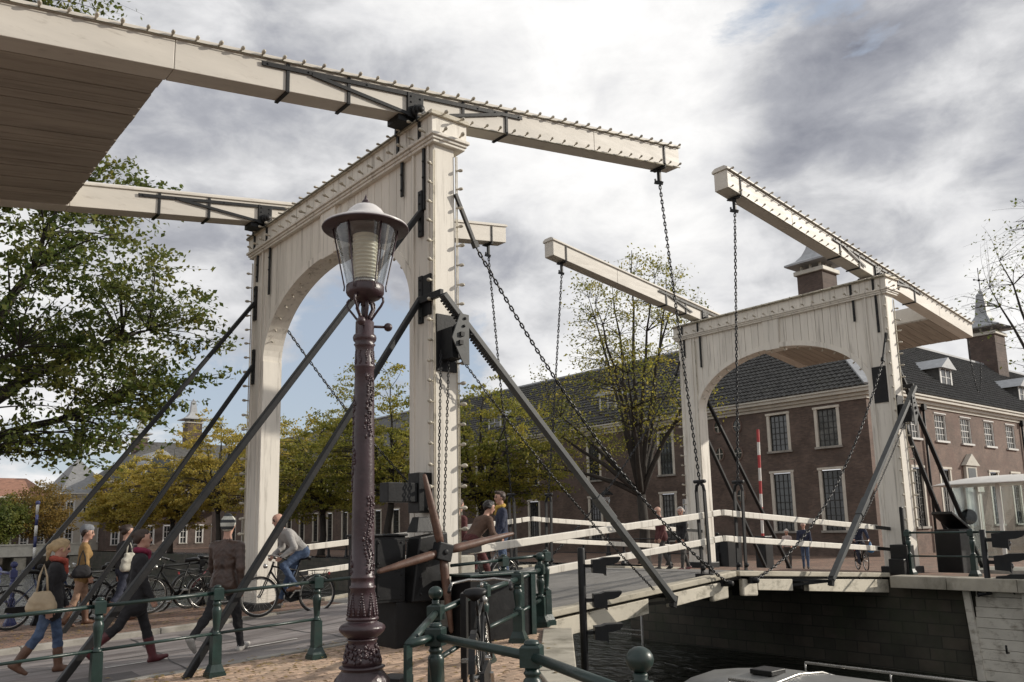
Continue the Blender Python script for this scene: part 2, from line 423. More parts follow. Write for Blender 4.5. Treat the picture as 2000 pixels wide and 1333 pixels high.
# near bank -----------------------------------------------------------------
NEAR_EDGE = [(-1.9, -80), (-1.9, -5.0), (-0.6, -3.0), (1.3, -0.95), (1.3, 8.4), (-3.5, 8.4), (-3.5, 400)]
def near_edge(y):
    if y <= -5.0: return -1.9
    if y <= -3.0: return -1.9 + (y + 5.0) / 2.0 * 1.3
    if y <= -0.95: return -0.6 + (y + 3.0) / 2.05 * 1.9
    if y <= 8.4: return 1.3
    return -3.5
XS = [-200, -60, -20, -10, -8, -7.3, -6.5, -5.5, -4.5, -3.5, -2.5, -1.5, -1.0, -0.5, 0.0, 0.5, 1.0, 1.3]
def strip(b, y0, y1, off=None, ny=1, edge=near_edge):
    for j in range(ny):
        ya, yb = y0 + (y1 - y0) * j / ny, y0 + (y1 - y0) * (j + 1) / ny
        ea, eb = edge(ya + 1e-4), edge(yb - 1e-4)
        row = [[], []]
        for x in XS:
            for k, (yy, e) in enumerate(((ya, ea), (yb, eb))):
                xx = min(x, e); o = off(xx) if off else 0.0
                row[k].append((xx, yy, zg(xx) + o))
        vs = row[0] + row[1]; n = len(XS)
        fs = [(i, i + 1, n + i + 1, n + i) for i in range(n - 1) if abs(vs[i][0] - vs[i + 1][0]) + abs(vs[n + i][0] - vs[n + i + 1][0]) > 1e-6]
        b.add(vs, fs)
b = MB(); strip(b, -80, -5.0, lambda x: -0.014); strip(b, -5.0, -3.0, lambda x: -0.014, 4); strip(b, -3.0, -0.95, lambda x: -0.014, 8); strip(b, -0.95, 0.72, lambda x: -0.014)
pave = tag(b.build('brick_pavement', BRICKPAVE), kind='structure')
ROAD_OFF = lambda x: -0.08 if x < -1.5 else -0.08 * max(0, (0.6 - x) / 2.1)
b = MB(); strip(b, 0.86, 5.12, ROAD_OFF)
road = tag(b.build('road', ASPHALT), kind='structure')
b = MB(); strip(b, 5.26, 8.4); strip(b, 8.4, 400)
farpave = tag(b.build('pavement', REDPAVE), kind='structure')
# kerb stones, one by one
random.seed(4)
for (ya, yb, par) in ((0.72, 0.86, pave), (5.12, 5.26, farpave)):
    x = -9.0
    while x < 1.25:
        ln = min(random.uniform(0.85, 1.05), 1.3 - x)
        if ln < 0.2: break
        b = MB()
        z0, z1 = zg(x) - 0.25, zg(x + ln) - 0.25
        h = 0.25 + random.uniform(0.002, 0.012)
        vs = [(x + .006, ya, z0), (x + ln - .006, ya, z1), (x + ln - .006, yb, z1), (x + .006, yb, z0)]
        b.add(vs + [(p[0], p[1], p[2] + h) for p in vs], [(3, 2, 1, 0), (4, 5, 6, 7), (0, 1, 5, 4), (1, 2, 6, 5), (2, 3, 7, 6), (3, 0, 4, 7)])
        b.build('kerb_stone', KERB, par, bev=0.012)
        x += ln
# road markings: dashed cycle-lane line
for (xa, xb, y) in ((-6.6, -5.4, 2.6), (-3.62, -2.85, 2.42), (-1.99, -1.08, 2.26)):
    b = MB(); za, zb2 = zg(xa) + ROAD_OFF(xa) + 0.006, zg(xb) + ROAD_OFF(xb) + 0.006
    b.add([(xa, y - .03, za), (xb, y - .03, zb2), (xb, y + .03, zb2), (xa, y + .03, za)], [(0, 1, 2, 3)])
    b.build('lane_dash', ROADPAINT, road)
# paving bricks, one by one near the camera
def brick_mesh(l, w, h=0.05):
    b = MB(); e = 0.006
    lo = [(-l / 2, -w / 2, -h), (l / 2, -w / 2, -h), (l / 2, w / 2, -h), (-l / 2, w / 2, -h)]
    mi = [(x, y, -e) for x, y, _ in lo]; up = [(x - math.copysign(e, x), y - math.copysign(e, y), 0) for x, y, _ in lo]
    b.add(lo + mi + up, [(0, 1, 5, 4), (1, 2, 6, 5), (2, 3, 7, 6), (3, 0, 4, 7), (4, 5, 9, 8), (5, 6, 10, 9), (6, 7, 11, 10), (7, 4, 8, 11), (8, 9, 10, 11)])
    return b
spots = []
bl, bw_ = 0.205, 0.100
for r in range(44):
    y = -3.66 + r * bw_
    if y > 0.66: break
    for k in range(34):
        x = -5.2 + k * bl + (bl / 2 if r % 2 else 0)
        if x + 0.12 > near_edge(y) - 0.36 or x + 0.12 > near_edge(y - .06) - 0.36: continue
        # what the frame shows of this pavement
        dx, dy = x + 6.638, y + 9.407
        az = math.degrees(math.atan2(dx, dy)) - 39.83
        d = math.hypot(dx, dy)
        if az < -24 or az > 12 or d < 5.6: continue
        spots.append((d, x, y))
spots.sort()
bme = brick_mesh(bl - 0.008, bw_ - 0.008).mesh('brick', BRICK_ONE)
rest = MB()
vis = [s for s in spots if s[0] > 8.4]
near_set = set(vis[:300])
for s in spots:
    d, x, y = s
    z = zg(x) + random.uniform(-0.004, 0.004)
    rz = random.uniform(-0.02, 0.02); ry = -math.atan(0.05) + random.uniform(-0.012, 0.012)
    if s in near_set:
        inst('brick', bme, pave, (x, y, z), (random.uniform(-.015, .015), ry, rz))
    else:
        t = brick_mesh(bl - 0.008, bw_ - 0.008)
        cs, sn = math.cos(rz), math.sin(rz)
        rest.add([(x + p[0] * cs - p[1] * sn, y + p[0] * sn + p[1] * cs, z + p[2] + 0.05 * p[0]) for p in t.v], t.f)
tag(rest.build('bricks', BRICK_ONE, pave), kind='stuff')

# quay walls with coping stones
qw = MB()
for (a, c) in zip(NEAR_EDGE[:-1], NEAR_EDGE[1:]):
    qw.add([(a[0], a[1], -3.6), (c[0], c[1], -3.6), (c[0], c[1], zg(c[0]) - 0.1), (a[0], a[1], zg(a[0]) - 0.1)], [(0, 1, 2, 3)])
quay = tag(qw.build('quay_wall', QUAYBRICK), 'dark brick quay wall of the near bank under the green railing', 'quay wall')
def coping(par, a, c, w, h, zf, out, ln=0.9, m=STONE):
    a, c = Vector((a[0], a[1], 0)), Vector((c[0], c[1], 0)); d = (c - a); L = d.length; d.normalize()
    nrm = Vector((d.y, -d.x, 0)) * out
    t = 0
    while t < L - 0.05:
        l = min(ln * random.uniform(0.9, 1.1), L - t)
        p, q = a + d * (t + .005), a + d * (t + l - .005)
        vs = []
        for (pp) in (p, q):
            for o, z in ((0.06, 0), (0.06, -h), (-w, -h), (-w, 0)):
                v = pp + nrm * o; vs.append((v.x, v.y, zf(pp.x) + z + 0.01))
        b = MB(); b.add(vs, [(0, 1, 2, 3), (7, 6, 5, 4), (0, 4, 5, 1), (1, 5, 6, 2), (2, 6, 7, 3), (3, 7, 4, 0)])
        b.build('coping_stone', m, par, bev=0.012)
        t += l
coping(quay, (-1.9, -9.0), (-1.9, -5.0), .33, .22, zg, 1)
coping(quay, (-1.9, -5.0), (-0.6, -3.0), .33, .22, zg, 1)
coping(quay, (-0.6, -3.0), (1.3, -0.95), .33, .22, zg, 1)
# light stone corner block of the abutment
b = MB(); b.bx(0.62, 1.42, -0.80, -0.02, -1.9, 0.06); b.bx(0.58, 1.47, -0.86, 0.0, 0.06, 0.24)
b.build('abutment_block', STONE, quay, bev=0.015)
b = MB(); b.bx(0.78, 1.26, -0.83, -0.815, -1.2, -0.12); b.bx(1.425, 1.44, -0.7, -0.14, -1.2, -0.12)
b.build('stone_panel', STONE, quay, bev=0.004)
# far bank ------------------------------------------------------------------
FX = [12.6, 13.2, 14, 16, 17.1, 18.5, 20, 22, 24, 26, 30, 60, 120, 300, 900]
b = MB()
for (y0, y1, x0) in ((-80, 8.3, 12.6), (8.3, 400, 17.1)):
    xs = [x for x in FX if x >= x0]
    vs = [(x, y0, zg(x)) for x in xs] + [(x, y1, zg(x)) for x in xs]; n = len(xs)
    b.add(vs, [(i, i + 1, n + i + 1, n + i) for i in range(n - 1)])
farbank = tag(b.build('ground', REDPAVE), kind='structure')
b = MB()
for (a, c) in (((12.6, -80), (12.6, 8.3)), ((12.6, 8.3), (17.1, 8.3)), ((17.1, 8.3), (17.1, 400))):
    b.add([(a[0], a[1], -3.6), (c[0], c[1], -3.6), (c[0], c[1], zg(c[0]) - 0.1), (a[0], a[1], zg(a[0]) - 0.1)], [(3, 2, 1, 0)])
quay2 = tag(b.build('quay_wall', QUAYBRICK), 'stained quay wall of the far bank under the bridge leaf, shade darkened into its brick', 'quay wall')
coping(quay2, (12.6, -0.05), (12.6, -7), .5, .26, zg, -1, 1.3)
# white fender boarding on the far quay wall
FENDER = mat('fender_boards', (0.60, 0.57, 0.50), 0.65, 0.12, 2.5, bump=0.2, bs=20, stain=(0.16, 0.13, 0.09), stain_amt=0.75, stain_s=3, stain_st=(1, 1.5, 3), stain_lo=0.52)
ft = thing('fender_boarding', 'white board fender with vertical posts on the far quay wall', 'fender', (12.6, -3.0, -1.6))
z = -1.9
for i in range(9):
    b = MB(); yl = -1.42 - 0.02 * i
    b.bx(-0.11, -0.02, -4.0, yl + 3.0 - .12, 0.0 + i * .215, 0.207 + i * .215); b.build('plank', FENDER, ft, bev=0.006)
for y, w in ((1.48, .14), (0.33, .13), (-1.0, .13)):
    b = MB(); b.bar((-0.15, y + (0.0 if y < 1 else -.16), -.3), (-0.15, y, 1.93), w, .09, (1, 0, 0)); b.build('post', FENDER, ft, bev=0.008)
b = MB(); b.tube([(-0.2, 0.75, .62), (-0.3, 0.75, .62), (-.3, 0.75, .78)], .022, 6); b.build('mooring_hook', IRON, ft)
# the sleepy far-off town edge beyond the canal bend

# fallen leaves along the kerbs and on the paving
FALLEN = leaf_mat('fallen_leaf', [(0.10, 0.06, 0.02), (0.20, 0.13, 0.03), (0.30, 0.21, 0.06), (0.16, 0.09, 0.03)], 0.1)
rng_ = np.random.default_rng(77); b = MB()
for _ in range(1500):
    k = rng_.integers(0, 4)
    if k == 0: x, y, o = rng_.uniform(-6, 1.1), .98 + abs(rng_.normal()) * .18, None
    elif k == 1: x, y, o = rng_.uniform(-6, 1.0), .70 - abs(rng_.normal()) * .55, 0.004
    elif k == 2: x, y, o = rng_.uniform(-5, 1.0), 5.5 + rng_.uniform(0, 2.6), 0.004
    else: x, y, o = rng_.uniform(-4.2, .3), rng_.uniform(-3.2, .4), 0.004
    if x > near_edge(y) - .2: continue
    z = zg(x) + (ROAD_OFF(x) if o is None else o) + rng_.uniform(.006, .016)
    L, W, a = rng_.uniform(.025, .05), rng_.uniform(.015, .03), rng_.uniform(0, 6.28); c, s_ = math.cos(a), math.sin(a)
    b.add([(x + c * L, y + s_ * L, z), (x - s_ * W, y + c * W, z + rng_.uniform(0, .012)), (x - c * L, y - s_ * L, z + .004), (x + s_ * W, y - c * W, z + rng_.uniform(0, .012))], [(0, 1, 2, 3)])
tag(b.build('fallen_leaves', FALLEN), 'scattered yellow brown fallen leaves along kerbs and paving', 'leaves', kind='stuff')

# repairs, seams and a drain in the road
PATCH = mat('asphalt_patch', (0.115, 0.105, 0.102), 0.8, 0.25, 3, bump=0.5, bs=150); SEAM = mat('tar_seam', (0.03, 0.028, 0.027), 0.6, 0.3, 5)
def road_sheet(name, poly, m, up):
    b = MB(); b.add([(x, y, zg(x) + ROAD_OFF(x) + up) for x, y in poly], [tuple(range(len(poly)))]); return b.build(name, m, road)
road_sheet('asphalt_patch', [(-4.4, 1.15), (-3.5, 1.1), (-3.46, 1.85), (-4.35, 1.95)], PATCH, .004); road_sheet('asphalt_patch', [(-2.0, 3.3), (-1.52, 3.26), (-1.5, 4.6), (-2.0, 4.66)], PATCH, .004); road_sheet('asphalt_patch', [(-1.3, 1.2), (-.2, 1.16), (-.2, 1.5), (-1.28, 1.55)], PATCH, .004)
rr_ = random.Random(8)
for (xa, ya, xb, yb) in ((-6.5, 3.05, 1.2, 2.95), (-3.0, .95, -2.6, 5.0), (-.6, .95, -.9, 5.0), (-5.0, 1.0, -4.6, 5.0)):
    n = 16; l, r = [], []
    for i in range(n + 1):
        t = i / n; x, y = xa + (xb - xa) * t + rr_.uniform(-.03, .03), ya + (yb - ya) * t + rr_.uniform(-.03, .03); w = rr_.uniform(.006, .016)
        dx, dy = (0, w) if abs(xb - xa) > abs(yb - ya) else (w, 0); l.append((x - dx, y - dy)); r.append((x + dx, y + dy))
    b = MB(); pts = l + r; b.add([(x, y, zg(x) + ROAD_OFF(x) + .005) for x, y in pts], [(i, i + 1, n + 2 + i, n + 1 + i) for i in range(n)]); b.build('tar_seam', SEAM, road)
b = MB(); b.bx(-2.45, -2.05, .87, 1.07, zg(-2.2) - .1, zg(-2.2) - .076); b.build('drain_grate', IRON, road)
# ============================================================ the drawbridge
LX = 13.5                       # distance between the two portals
YB = ((0.36, 0.695), (5.80, 6.135))
WOOD_EDGE = mat('deck_edge_timber', (0.42, 0.38, 0.30), 0.75, 0.2, 2.5, (0.6, 2, 2), bump=0.3, bs=30, stain=(0.07, 0.065, 0.04), stain_amt=0.8, stain_s=3)
UNDER = mat('deck_underside', (0.045, 0.040, 0.035), 0.8, 0.3, 2)
DECK = mat('deck_surface', (0.20, 0.19, 0.175), 0.8, 0.2, 2, (0.5, 2, 1), bump=0.5, bs=120, stain=(0.11, 0.10, 0.085), stain_amt=0.6, stain_s=1.5)
# --- one festoon bulb, shared by all
bb = MB(); bb.lathe([(0.016, -0.01), (0.017, 0.028), (0.024, 0.036), (0.032, 0.052), (0.034, 0.068), (0.027, 0.086), (0.008, 0.096)], 8)
BULB_ME = bb.mesh('light_bulb', BULB)
def bulb(par, p, d, sc=1.0):
    sc *= 0.84 * random.uniform(.9, 1.08); d = (d[0] + random.uniform(-.12, .12), d[1] + random.uniform(-.12, .12), d[2] + random.uniform(-.12, .12))
    q = Vector(d).normalized().to_track_quat('Z', 'Y')
    return inst('light_bulb', BULB_ME, par, p, q, (sc, sc, sc * 1.45))
def arch_z(y, a=2.64, h=1.45, z0=5.05):
    t = (y - 3.25) / a
    return z0 + h * math.sqrt(max(1 - t * t, 0))

def portal(x0, land, label, base):
    """land: -1 when the street lies towards -x, +1 otherwise"""
    P = thing('bridge_portal', label, 'bridge portal', (x0, 0, base))
    B = -base                                            # world z -> local
    hx = 0.18
    for (y0, y1, near) in ((0.0, 0.61, True), (5.89, 6.5, False)):
        b = MB()
        b.add([(-hx - .03, y0 - .02, 0), (hx + .03, y0 - .02, 0), (hx + .03, y1 + .02, 0), (-hx - .03, y1 + .02, 0),
               (-hx, y0, 7.32 + B), (hx, y0, 7.32 + B), (hx, y1, 7.32 + B), (-hx, y1, 7.32 + B)],
              [(3, 2, 1, 0), (4, 5, 6, 7), (0, 1, 5, 4), (1, 2, 6, 5), (2, 3, 7, 6), (3, 0, 4, 7)])
        post = b.build('post', WHITE, P, bev=0.012)
        b = MB(); b.bx(-hx - .10, hx + .10, y0 - .09, y1 + .09, -0.25, 0.16); b.build('post_base', IRON, P, bev=0.02)
        # board joints beside the post corner and the cable trim with bulbs
        b = MB()
        for yy in ((y0 + 0.10), (y1 - 0.12)):
            b.bx(-hx - .034, -hx - .012, yy, yy + .035, 0.16, 7.30 + B)
        b.build('cover_strip', WHITE, post)
        b = MB()
        c1 = (-hx - .022, y0 - .012) if near or x0 > 5 else (-hx - .022, y1 + .012)
        c2 = (hx + .02, y0 - .016)
        for (cx, cy) in ((c1, c2) if near else (c1,)):
            b.tube([(cx - .012, cy, 0.4), (cx, cy, 7.2 + B)], 0.010, 6); b.tube([(cx + .016, cy, 0.4), (cx + .026, cy, 7.2 + B)], 0.007, 6)
        b.build('cable_trim', WHITE_DIRTY, post)
        z = 1.75 + B
        while z < 7.2 + B:
            if near:
                bulb(P, (-hx - .03, y0 + .0, z), (-1, -.25, 0)); bulb(P, (hx + .02, y0 - .02, z), (0.75, -1, 0))
            else:
                bulb(P, (-hx - .03, y1 + .0, z), (-1, .5, 0))
            z += 0.29
    # lintel: fascia boards between two mouldings
    y0, y1 = -0.07, 6.60
    core = MB(); core.bx(-0.235, 0.335, y0 + .02, y1 - .02, 7.32 + B, 7.70 + B)
    lint = core.build('lintel', WHITE, P)
    n = 20
    for i in range(n):
        a, c = y0 + (y1 - y0) * i / n, y0 + (y1 - y0) * (i + 1) / n
        b = MB(); b.bx(-0.258 - random.uniform(0, .004), -0.236, a + .004, c - .004, 7.44 + B, 7.70 + B); b.build('plank', WHITE, lint, bev=0.004)
    for xx in ((-0.258, 0.36),):
        for yy, s in ((y0 - .006, -1), (y1 - .016, 1)):
            b = MB(); b.bx(xx[0], xx[1], yy, yy + .024, 7.44 + B, 7.70 + B); b.build('end_board', WHITE, lint, bev=0.004)
    mo = MB()
    for (o, za, zb_) in ((.022, 7.30, 7.345), (.045, 7.345, 7.39), (.075, 7.39, 7.44)):
        mo.bx(-0.236 - o + .02, 0.335 + o - .02, y0 + .02 - o, y1 - .02 + o, za + B, zb_ + B)
    mo.build('moulding', WHITE, lint, bev=0.01)
    b = MB(); b.bx(-0.30, 0.40, y0 - .05, y1 + .05, 7.70 + B, 7.735 + B); b.bx(-0.29, 0.39, y0 - .04, y1 + .04, 7.735 + B, 7.775 + B)
    b.build('cap', WHITE_DIRTY, lint, bev=0.008)
    b = MB(); b.tube([(-.315, y0, 7.718 + B), (-.315, y1, 7.718 + B)], .011, 6); b.build('cable', MOSSY, lint)
    y = y0 + .12
    while y < y1:
        bulb(P, (-.30, y, 7.458 + B), (-1, 0, .25), .95); bulb(P, (-.315, y + .02, 7.735 + B), (-1, 0, -.1), .8)
        y += 0.30
    for xx in (-.1, .2):
        bulb(P, (xx, y0 - .06, 7.46 + B), (0, -1, .2)); bulb(P, (xx, y0 - .07, 7.72 + B), (0, -1, 0))
    # arched spandrel of upright boards, the arch lining and the keystone
    n = 24
    for i in range(n):
        a, c = 0.61 + 5.28 * i / n, 0.61 + 5.28 * (i + 1) / n
        poly = [(a + .004, 7.31), (c - .004, 7.31)]
        bot = []
        for k in range(5):
            yy = c - .004 - (c - a - .008) * k / 4
            bot.append((yy, max(arch_z(yy) + .02, 5.08)))
        poly = [(a + .006, 7.31 + B)] + [(p[0], p[1] + B) for p in reversed(bot)] + [(c - .004, 7.31 + B)]
        b = MB(); b.prism([(p[0], p[1]) for p in poly], 0.32 + random.uniform(-.003, .003), MX((0, 1, 0), (0, 0, 1), (1, 0, 0), (-0.16, 0, 0)))
        b.build('plank', WHITE, P, bev=0.005)
    b = MB(); K = 40
    rows = []
    for k in range(K + 1):
        t = math.pi * k / K
        yi, zi = 3.25 - 2.63 * math.cos(t), 5.05 + 1.45 * math.sin(t)
        yo, zo = 3.25 - 2.76 * math.cos(t), 5.05 + 1.58 * math.sin(t)
        yo = min(max(yo, 0.58), 5.92)
        rows.append([(-.192, yi, zi + B), (.192, yi, zi + B), (.192, yo, zo + B), (-.192, yo, zo + B)])
    vs = [p for r in rows for p in r]
    fs = [(0, 1, 2, 3), tuple(4 * K + i for i in (3, 2, 1, 0))]
    for k in range(K):
        for i in range(4):
            j = (i + 1) % 4
            fs.append((4 * k + i, 4 * k + 4 + i, 4 * k + 4 + j, 4 * k + j))
    b.add(vs, fs); b.build('arch_trim', WHITE, P)
    for k in range(4, K - 3, 2):
        t = math.pi * (k + .5) / K
        bulb(P, (-.08, 3.25 - 2.62 * math.cos(t), 5.05 + 1.44 * math.sin(t) + B), (0, math.cos(t), -math.sin(t)), .8)
    for yy in (0.60, 5.86):
        b = MB(); b.bx(-.19, .19, yy, yy + .035, 0.16, 5.06 + B); b.build('jamb_strip', WHITE, P)
    b = MB(); b.add([(-.205, 3.04, 6.46 + B), (-.205, 3.46, 6.46 + B), (-.205, 3.52, 7.31 + B), (-.205, 2.98, 7.31 + B), (.205, 3.04, 6.46 + B), (.205, 3.46, 6.46 + B), (.205, 3.52, 7.31 + B), (.205, 2.98, 7.31 + B)],
              [(0, 3, 2, 1), (4, 5, 6, 7), (0, 1, 5, 4), (1, 2, 6, 5), (2, 3, 7, 6), (3, 0, 4, 7)])
    b.build('keystone', WHITE, P, bev=0.012)
    # iron straps and hinge bearings
    pv = -0.27 if land < 0 else 0.27
    for (ya, yb) in YB:
        for yy in (ya - .13, yb + .13):
            b = MB(); b.bx(-hx - .035, -hx - .006, yy - .028, yy + .028, 6.35 + B if yy in (ya - .13,) else 6.75 + B, 7.31 + B)
            for zz in (6.85, 7.1): b.sphere((-hx - .035, yy, zz + B), .022, 8, 4)
            b.build('iron_strap', IRON, P, bev=0.004)
            b = MB(); b.bx(-.292, -.27, yy - .028, yy + .028, 7.42 + B, 7.74 + B)
            b.bar((-.285, yy, 7.70 + B), (pv, yy, 7.90 + B), .05, .09); b.lathe([(.075, -.03), (.075, .03)], 12, (pv, yy, 7.90 + B), axis='y')
            b.bar((pv, yy, 7.9 + B), (pv * .2, yy, 7.76 + B), .05, .08)
            b.build('bearing_arm', IRON, P, bev=0.004)
        b = MB(); b.lathe([(.045, ya - .2), (.05, ya - .19), (.05, yb + .19), (.045, yb + .2)], 12, (pv, 0, 7.90 + B), axis='y'); b.build('hinge_pin', IRON, P)
    # stay bars down to the street
    for (yp) in (0.30, 6.30):
        for (zt, xg) in ((6.34, 4.72), (5.04, 3.33)):
            g = zg(x0 + land * xg)
            if x0 > 5: g = zg(x0 + xg)
            b = MB(); b.bar((land * (hx + .03), yp, zt + B), (land * xg, yp, g + B - .02), .075, .105, (0, 1, 0)); b.build('stay_bar', IRON, P, bev=0.012)
            b = MB(); b.bx(min(land * hx, land * (hx + .05)), max(land * hx, land * (hx + .05)), yp - .05, yp + .05, zt - .38 + B, zt + .32 + B)
            for zz in (-.3, -.1, .12, .26): b.sphere((land * (hx + .05), yp, zt + zz + B), .02, 6, 4)
            b.build('stay_plate', IRON, P, bev=0.004)
    return P, B
portal1, B1 = portal(0.0, -1, 'cream wooden bridge portal with arch, nearest, standing behind the street lamp', 0.315)
portal2, B2 = portal(LX, 1, 'cream wooden bridge portal with arch on the far side of the canal', 0.50)

# --- balance frames
def balance(x0, s, label):
    m = 0.142
    zb = lambda d: 7.893 + m * d
    T = thing('balance_frame', label, 'balance frame', (x0, 0, 7.9))
    Z = lambda d, dz: zb(d) + dz - 7.9
    D0, D1 = -5.9, 5.955
    for bi, (ya, yb) in enumerate(YB):
        sec = [(ya, 0), (yb, 0), (yb, .40), (ya, .40)]
        b = MB()
        for (da, db) in ((D0, -3.756), (-3.75, 3.55), (3.556, D1)):
            vs = [(s * da, y, Z(da, h)) for y, h in sec] + [(s * db, y, Z(db, h)) for y, h in sec]
            fs = [(0, 1, 2, 3), (7, 6, 5, 4), (0, 4, 5, 1), (1, 5, 6, 2), (2, 6, 7, 3), (3, 7, 4, 0)]
            b.add(vs, fs if s < 0 else [f[::-1] for f in fs])
        beam = b.build('beam', WHITE_BEAM, T, bev=0.008)
        ym = (ya + yb) / 2
        sec = [(ya - .035, .40), (yb + .035, .40), (yb + .035, .445), (yb - .05, .495), (ya + .05, .495), (ya - .035, .445)]
        b = MB(); n = len(sec)
        vs = [(s * d, y, Z(d, h)) for d in (D0 - .03, D1 + .03) for y, h in sec]
        fs = [tuple(range(n)), tuple(range(2 * n - 1, n - 1, -1))] + [(i, i + n, (i + 1) % n + n, (i + 1) % n) for i in range(n)]
        b.add(vs, fs if s < 0 else [f[::-1] for f in fs]); b.build('beam_cap', WHITE_BEAM, beam, bev=0.006)
        # iron work on the street-lamp side face
        yf = ya - .012
        for d in (-2.29, -1.38, 0.62, 1.5, 5.5):
            b = MB()
            b.bar((s * d, yf, Z(d, -.012)), (s * d, yf, Z(d, .385)), .05 if d < 5 else .035, .022, (0, 1, 0))
            b.bar((s * d, ya - .02, Z(d, -.014)), (s * d, yb + .02, Z(d, -.014)), .05, .024, (0, 0, 1))
            b.build('iron_band', IRON, beam, bev=0.004)
        b = MB(); b.bar((s * -2.66, yf - .012, Z(-2.66, .315)), (s * 1.83, yf - .012, Z(1.83, .315)), .018, .06)
        for d in (-2.58, -2.0, -1.1, .9, 1.25, 1.75): b.sphere((s * d, yf - .024, Z(d, .315)), .014, 6, 4)
        b.bar((s * -1.95, yf - .018, Z(-1.95, .30)), (s * -.4, yf - .018, Z(-.4, .0)), .018, .055)
        b.bar((s * 1.35, yf - .018, Z(1.35, .30)), (s * .35, yf - .018, Z(.35, .10)), .018, .055)
        b.build('iron_brace', IRON, beam, bev=0.004)
        b = MB(); b.bx(min(s * -.42, s * -.14), max(s * -.42, s * -.14), yf - .03, yf + .02, Z(-.28, -.06), Z(-.28, .33))
        for dx in (-.36, -.2):
            for dz in (.08, .18, .27): b.sphere((s * dx, yf - .03, Z(-.28, dz)), .018, 6, 4)
        b.bx(min(s * -.55, s * .0), max(s * -.55, s * .0), ya + .01, yb - .01, Z(-.28, -.13), Z(-.28, -.02))
        b.lathe([(.09, yf - .09), (.1, yf - .07), (.1, yf - .03)], 12, (s * -.27, 0, 0), axis='y')
        b.build('hinge_plate', IRON, beam, bev=0.006)
        if bi == 0:
            d = D0 + .1
            while d < D1:
                bulb(T, (s * d, ya - .03, Z(d, .415)), (0, -1, .15), .9)
                if d > .7: bulb(T, (s * d, ya - .02, Z(d, .02)), (0, -1, .35), .75)
                d += 0.285
            b = MB(); b.tube([(s * d, ya - .045, Z(d, .392)) for d in (D0, D1)], .007, 5)
            b.tube([(s * d, ya - .012, Z(d, -.012)) for d in (.7, D1)], .010, 5); b.build('cable', MOSSY, beam)
        # hook for the chain
        b = MB(); d = 5.52
        b.bx(s * d - .05, s * d + .05, ym - .14, ym + .14, Z(d, -.05), Z(d, -.012))
        b.bar((s * d, ym, Z(d, -.04)), (s * d, ym, Z(d, -.30)), .07, .05, (1, 0, 0))
        b.bar((s * d - .02, ym - .09, Z(d, -.36)), (s * d - .02, ym + .09, Z(d, -.28)), .05, .07); b.bar((s * d, ym + .09, Z(d, -.30)), (s * d, ym + .10, Z(d, -.20)), .03, .03)
        b.build('chain_hook', IRON, beam, bev=0.004)
    # counterweight box between the beams: planked soffit and boarded front
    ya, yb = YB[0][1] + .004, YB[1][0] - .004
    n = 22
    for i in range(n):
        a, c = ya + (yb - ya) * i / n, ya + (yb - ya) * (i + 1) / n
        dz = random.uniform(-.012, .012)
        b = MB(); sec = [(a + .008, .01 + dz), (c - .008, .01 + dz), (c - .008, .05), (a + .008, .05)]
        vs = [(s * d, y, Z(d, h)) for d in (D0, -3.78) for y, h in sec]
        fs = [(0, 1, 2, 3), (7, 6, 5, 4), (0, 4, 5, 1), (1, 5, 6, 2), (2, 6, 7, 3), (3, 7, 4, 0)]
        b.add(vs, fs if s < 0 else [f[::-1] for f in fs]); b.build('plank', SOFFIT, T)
    b = MB(); sec = [(ya, .052), (yb, .052), (yb, .47), (ya, .47)]
    vs = [(s * d, y, Z(d, h)) for d in (D0 + .02, -3.80) for y, h in sec]
    b.add(vs, [f if s < 0 else f[::-1] for f in [(0, 1, 2, 3), (7, 6, 5, 4), (0, 4, 5, 1), (1, 5, 6, 2), (2, 6, 7, 3), (3, 7, 4, 0)]])
    b.build('counterweight_box', WHITE_BEAM, T, bev=0.01)
    return T
bal1 = balance(0.0, 1, 'cream balance beams and counterweight box over the nearest portal')
bal2 = balance(LX, -1, 'cream balance beams and counterweight box over the far portal')

